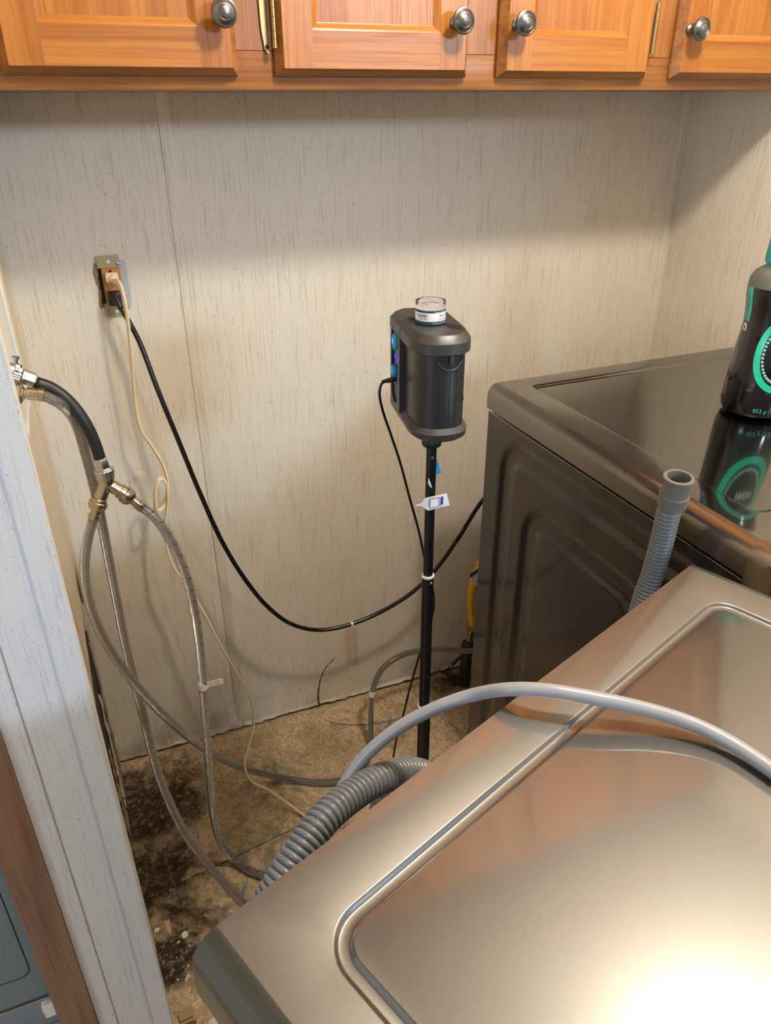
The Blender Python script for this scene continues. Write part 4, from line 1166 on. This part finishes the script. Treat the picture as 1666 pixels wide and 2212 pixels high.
# --- charger lead of the pump with its tag
ch = thing('charger_lead', 'thin black charger lead plugged into the pump and hanging beside the pole', 'cord')
fitting('barrel_plug', [(.0028, 0), (.0034, .001), (.0036, .012), (.0030, .015), (.0026, .0155), (.0030, .017), (.0024, .0175), (.0028, .019), (.0022, .0195), (.0025, .021), (.0019, .022)], M['black_plastic'], ch, (.6330, -.577, 1.1225), (.6150, -.575, 1.1205), seg=16)
tube('cord', [(.6155, -.575, 1.1205)] + CHARGER[1:] + [(.60, -.57, .12), (.58, -.56, .006)], .0020, M['gloss_black'], ch, 10, .006)
tg = thing('cord_tag', 'white plastic tag with blue print on the charger lead', 'tag')
tagp = [(.6475, .9370), (.6562, .9378), (.6625, .9455), (.6985, .9462), (.7052, .9245), (.6682, .9228), (.6570, .9330), (.6470, .9350)]
prism('tag_body', [(x, z) for x, z in tagp], .6180, .6184, M['paper'], tg, RX)
ta = math.atan2(-.0010, .036)
TM = Matrix.Translation((.6780, -.6187, .9345)) @ RX @ Matrix.Rotation(math.radians(-1), 4, 'Z')
def tframe(x0, x1, z0, z1, w):
    for b_ in ((x0, x1, z0, z0+w), (x0, x1, z1-w, z1), (x0, x0+w, z0, z1), (x1-w, x1, z0, z1)):
        prism('tag_print', [(b_[0], b_[2]), (b_[1], b_[2]), (b_[1], b_[3]), (b_[0], b_[3])], 0, .0002, M['navy'], tg, TM)
tframe(-.0075, .0085, -.0085, .0080, .0008)
prism('tag_print', rounded_rect(.0105, .0150, -.0095, .0085, .002, 4), 0, .0003, M['blueprint'], tg, TM)
prism('tag_print', rounded_rect(.0110, .0145, -.0090, -.0055, .0015, 4), .0003, .0005, M['whiteink'], tg, TM)
text('tag_print', 'Scan Me', .0040, M['ink'], tg, TM @ Matrix.Translation((-.0098, 0, .0003)) @ Matrix.Rotation(math.radians(-90), 4, 'Z'), squeeze=.8)

# ================================================================ bottle on the dryer
bt = thing('scent_bottle', 'black waisted bottle with teal label print on the dryer top', 'bottle', (1.313, -.600, .9852))
prof = [(.048, .000), (.0535, .003), (.0560, .010), (.0570, .018), (.0560, .045), (.0540, .075), (.0520, .108), (.0490, .136), (.0478, .158), (.0500, .182), (.0530, .200), (.0535, .215)]
lathe('bottle_body', prof, M['bottle'], bt, None, 56)
lathe('bottle_shoulder', [(.0536, .2145), (.0520, .226), (.0470, .236), (.0380, .243), (.0320, .246)], M['bottle_shoulder'], bt, None, 56)
lathe('cap', [(.0330, .244), (.0330, .250), (.0355, .252), (.0360, .262), (.0340, .300), (.0300, .306), (0, .306)], M['teal_cap'], bt, None, 48)
def brad(z):
    for (r0, z0), (r1, z1) in zip(prof[:-1], prof[1:]):
        if z0 <= z <= z1: return r0+(r1-r0)*(z-z0)/(z1-z0)
    return prof[-1][0]
FA = math.atan2(1.313-.23, -.600+1.525)             # heading from the camera's side of the room
def onb(a, z, off=.0004):
    r = brad(z)+off
    return Vector((r*math.sin(a-FA), -r*math.cos(a-FA), z))
def bstrip(nm, path, w, mat, off=.0004):
    """ribbon on the bottle following (angle, z) points, half width w metres"""
    bm = bmesh.new(); prev = None
    for i, (a, z) in enumerate(path):
        a0, z0 = path[max(0, i-1)]; a1, z1 = path[min(len(path)-1, i+1)]
        da, dz = (a1-a0)*.052, z1-z0
        L = math.hypot(da, dz) or 1
        n = (-dz/L, da/L)
        c_ = [bm.verts.new(onb(a+n[0]*w*s/.052, min(.2148, max(.001, z+n[1]*w*s)), off)) for s in (-1, 0, 1)]
        if prev:
            for k in range(2): bm.faces.new((prev[k], prev[k+1], c_[k+1], c_[k]))
        prev = c_
    return put(nm, finish(bm, nm, False), mat, bt, True)
bstrip('label_stripe', [(-1.02+.04*math.sin(i/20*3), .158+.0560*i/20) for i in range(21)], .0075, M['teal'])
def btext(nm, s, size, a, z, mat, rot=0.0, sq=1.0, al='CENTER'):
    bm = text_bm(s, size, al)
    cr_, sr_ = math.cos(rot), math.sin(rot)
    for v in bm.verts:
        x, y = v.co.x*sq*cr_ - v.co.y*sr_, v.co.x*sq*sr_ + v.co.y*cr_
        v.co = onb(a + x/.052, z+y, .0007)
    return put(nm, finish(bm, nm, False), mat, bt)
btext('label_print', 'PERFORMANCE BOTTLE & SHIFT CAP', .0036, -1.00, .1860, M['ink'], math.radians(90), .72)
ov = [(.46+.70*math.cos(t_), .112+.058*math.sin(t_)) for t_ in [2*math.pi*i/60 for i in range(61)]]
bstrip('label_ring', ov, .0052, M['teal_bright'])
for i in range(44):
    t_ = 2*math.pi*i/44
    p = onb(.46+.54*math.cos(t_), .112+.046*math.sin(t_), .0003)
    if i == 0:
        bm = bmesh.new(); bmesh.ops.create_icosphere(bm, subdivisions=1, radius=.0030)
        bead_me = finish(bm, 'label_bead'); bead_me.materials.append(M['bead'])
        for pg_ in bead_me.polygons: pg_.use_smooth = True
    b_ = bpy.data.objects.new('label_bead', bead_me); COL.objects.link(b_); b_.parent = bt; b_.location = p
bstrip('label_mark', [(-1.04+.075*math.cos(t_), .147+.0062*math.sin(t_)) for t_ in [math.radians(-60+300*i/20) for i in range(21)]], .0016, M['whiteink'])
bstrip('label_line', [(-1.08+.004*i, .115-.003*i) for i in range(12)], .0003, M['whiteink'])
bstrip('label_line', [(-1.16+.002*i, .062-.0032*i) for i in range(12)], .0004, M['whiteink'])
btext('label_print', 'DOWNY', .0120, .56, .112, M['whiteink'], 0, .9)
btext('label_print', 'FRESH', .0115, .56, .096, M['whiteink'], 0, .9)
btext('label_print', '853 g (1.88 LB)', .0105, .00, .0125, M['teal'], 0, .85, 'LEFT')

# ================================================================ appliance beyond the partition
ap = thing('appliance', 'blue-grey textured appliance door seen left of the oak trim', 'appliance')
box('appliance_body', (-.75, .004, -.690, -.05, .0, 1.6), M['pebble'], ap, .004)
box('upper_door', (-.75, .0055, -.722, -.692, .2760, 1.6), M['pebble'], ap, .003)
box('lower_door', (-.75, .0055, -.722, -.692, .2020, .2720), M['pebble'], ap, .003)
box('lower_door', (-.75, .0055, -.722, -.692, .02, .1985), M['pebble'], ap, .003)
box('door_edge_trim', (-.75, .0045, -.7235, -.7215, .2690, .2725), M['zinc'], ap)
P_ = rounded_rect(-.60, -.0125, .3345, 1.40, .016, 6)
bm = bmesh.new()
a = [bm.verts.new((x, -.7226, z)) for x, z in P_]; b = [bm.verts.new((x+(.0014 if x < -.3 else -.0014), -.7226, z+(.0014 if z < .8 else -.0014))) for x, z in P_]
for i in range(len(P_)):
    j = (i+1) % len(P_); bm.faces.new((a[i], a[j], b[j], b[i]))
put('embossed_line', finish(bm, 'embossed_line', False), M['gap'], ap)
hg = loft('door_catch', [[(x, y, z) for x, z in rounded_rect(-.0150, .004, .2420, .2640, .004, 4)] for y in (-.722, -.729)], M['white_plastic'], ap)
loft('door_catch_rib', [[(x, y, z) for x, z in rounded_rect(-.0150, .004, .2270, .2390, .003, 4)] for y in (-.722, -.727)], M['white_plastic'], ap)

# ================================================================ debris on the floor
def flake(nm, label, cat, cx, cy, poly, mat, h=.0012, rot=0.0, tilt=0.0, group=None):
    bm = bmesh.new()
    top = [bm.verts.new((x*.93, y*.93, h + tilt*x + .0004*math.sin(i*2.1))) for i, (x, y) in enumerate(poly)]
    bot = [bm.verts.new((x, y, max(0.0003, tilt*x+.0003))) for x, y in poly]
    n = len(poly)
    bm.faces.new(top); bm.faces.new(list(reversed(bot)))
    for i in range(n): bm.faces.new((top[i], bot[i], bot[(i+1) % n], top[(i+1) % n]))
    o = put(nm, finish(bm, nm), mat)
    o.location = (cx, cy, 0.0); o.rotation_euler = (0, 0, rot)
    return tag(o, label, cat, group)
flake('wood_splinter', 'long pale wood splinter on the black mould by the partition', 'splinter', .1715, -.492, [(-.006, .018), (.004, .020), (.006, .002), (.001, -.018), (-.005, .0)], M['chipwood'], .0016)
flake('paint_flake', 'largest whitish flake on the black mould near the washer corner', 'flake', .2000, -.518, [(-.006, -.006), (.0, -.008), (.006, -.005), (.007, .003), (.002, .008), (-.004, .006), (-.0065, .001)], M['chip'], .0018)
flake('paint_flake', 'whitish flake against the partition foot', 'flake', .1500, -.487, [(-.006, -.003), (.003, -.004), (.006, .001), (.002, .005), (-.005, .003)], M['chip'], .0015)
flake('paint_flake', 'slender pale flake on the brown board below the mould', 'flake', .1905, -.606, [(-.005, -.005), (-.001, -.006), (.005, .003), (.004, .006), (.001, .005)], M['chip'], .0015)
flake('paint_strip', 'narrow white torn strip lying at the edge of the pale board', 'strip', .2010, -.658, [(-.013, -.001), (-.006, -.003), (.002, -.001), (.012, -.003), (.013, .002), (.002, .003), (-.006, .002), (-.012, .003)], M['chip'], .0015, .25)
flake('vinyl_scrap', 'large torn pale green-white vinyl scrap at the bottom by the washer', 'scrap', .2290, -.700, [(-.016, -.020), (.010, -.022), (.010, .002), (.018, .022), (.010, .014), (-.004, .006), (-.017, .0)], M['chip'], .0015, .1)
flake('foam_scrap', 'yellowed foam scrap at the foot of the partition', 'scrap', .1790, -.672, [(-.014, -.012), (.010, -.010), (.012, .014), (.002, .012), (-.006, .008), (-.015, .004)], M['foam'], .006)
flake('floor_strip', 'red-brown strip of old flooring under the foam scrap', 'strip', .1840, -.705, [(-.010, -.030), (.010, -.030), (.009, .018), (-.011, .018)], M['redstrip'], .003)
fr_ = flake('board_scrap', 'pale splintered board piece on the floor beside the washer', 'board', .2380, -.705, [(-.042, -.060), (.060, -.060), (.044, .012), (.030, .045), (.008, .030), (-.010, .018), (-.034, .008)], M['pale_osb'], .0012)
crumb_pts = [(.1628, -.5121), (.1722, -.5221), (.1935, -.5019), (.1624, -.5471), (.1526, -.5607), (.2223, -.5548), (.2052, -.5706), (.186, -.530), (.215, -.488), (.178, -.560), (.168, -.580), (.196, -.585), (.183, -.512), (.205, -.545), (.158, -.528), (.1745, -.603), (.212, -.600), (.190, -.548)]
crumb_me = []
for k in range(4):
    bm = bmesh.new(); bmesh.ops.create_icosphere(bm, subdivisions=1, radius=.0015)
    for v in bm.verts:
        v.co += Vector((random.uniform(-1, 1), random.uniform(-1, 1), random.uniform(-1, 1)))*.0007
        v.co.z = v.co.z*.5 + .0010
        v.co.x *= 1.4
    me = finish(bm, 'floor_crumb'); me.materials.append(M['chip'] if k % 2 else M['chipwood']); crumb_me.append(me)
for i, (x, y) in enumerate(crumb_pts):
    o = bpy.data.objects.new('floor_crumb', crumb_me[i % 4]); COL.objects.link(o)
    o.location = (x, y, .0); o.rotation_euler = (0, 0, random.uniform(0, 6.28)); s = random.uniform(.7, 1.5); o.scale = (s, s, s)
    tag(o, 'tiny pale crumb on the black mould beside the partition', 'crumb', 'crumbs on the mouldy floor')
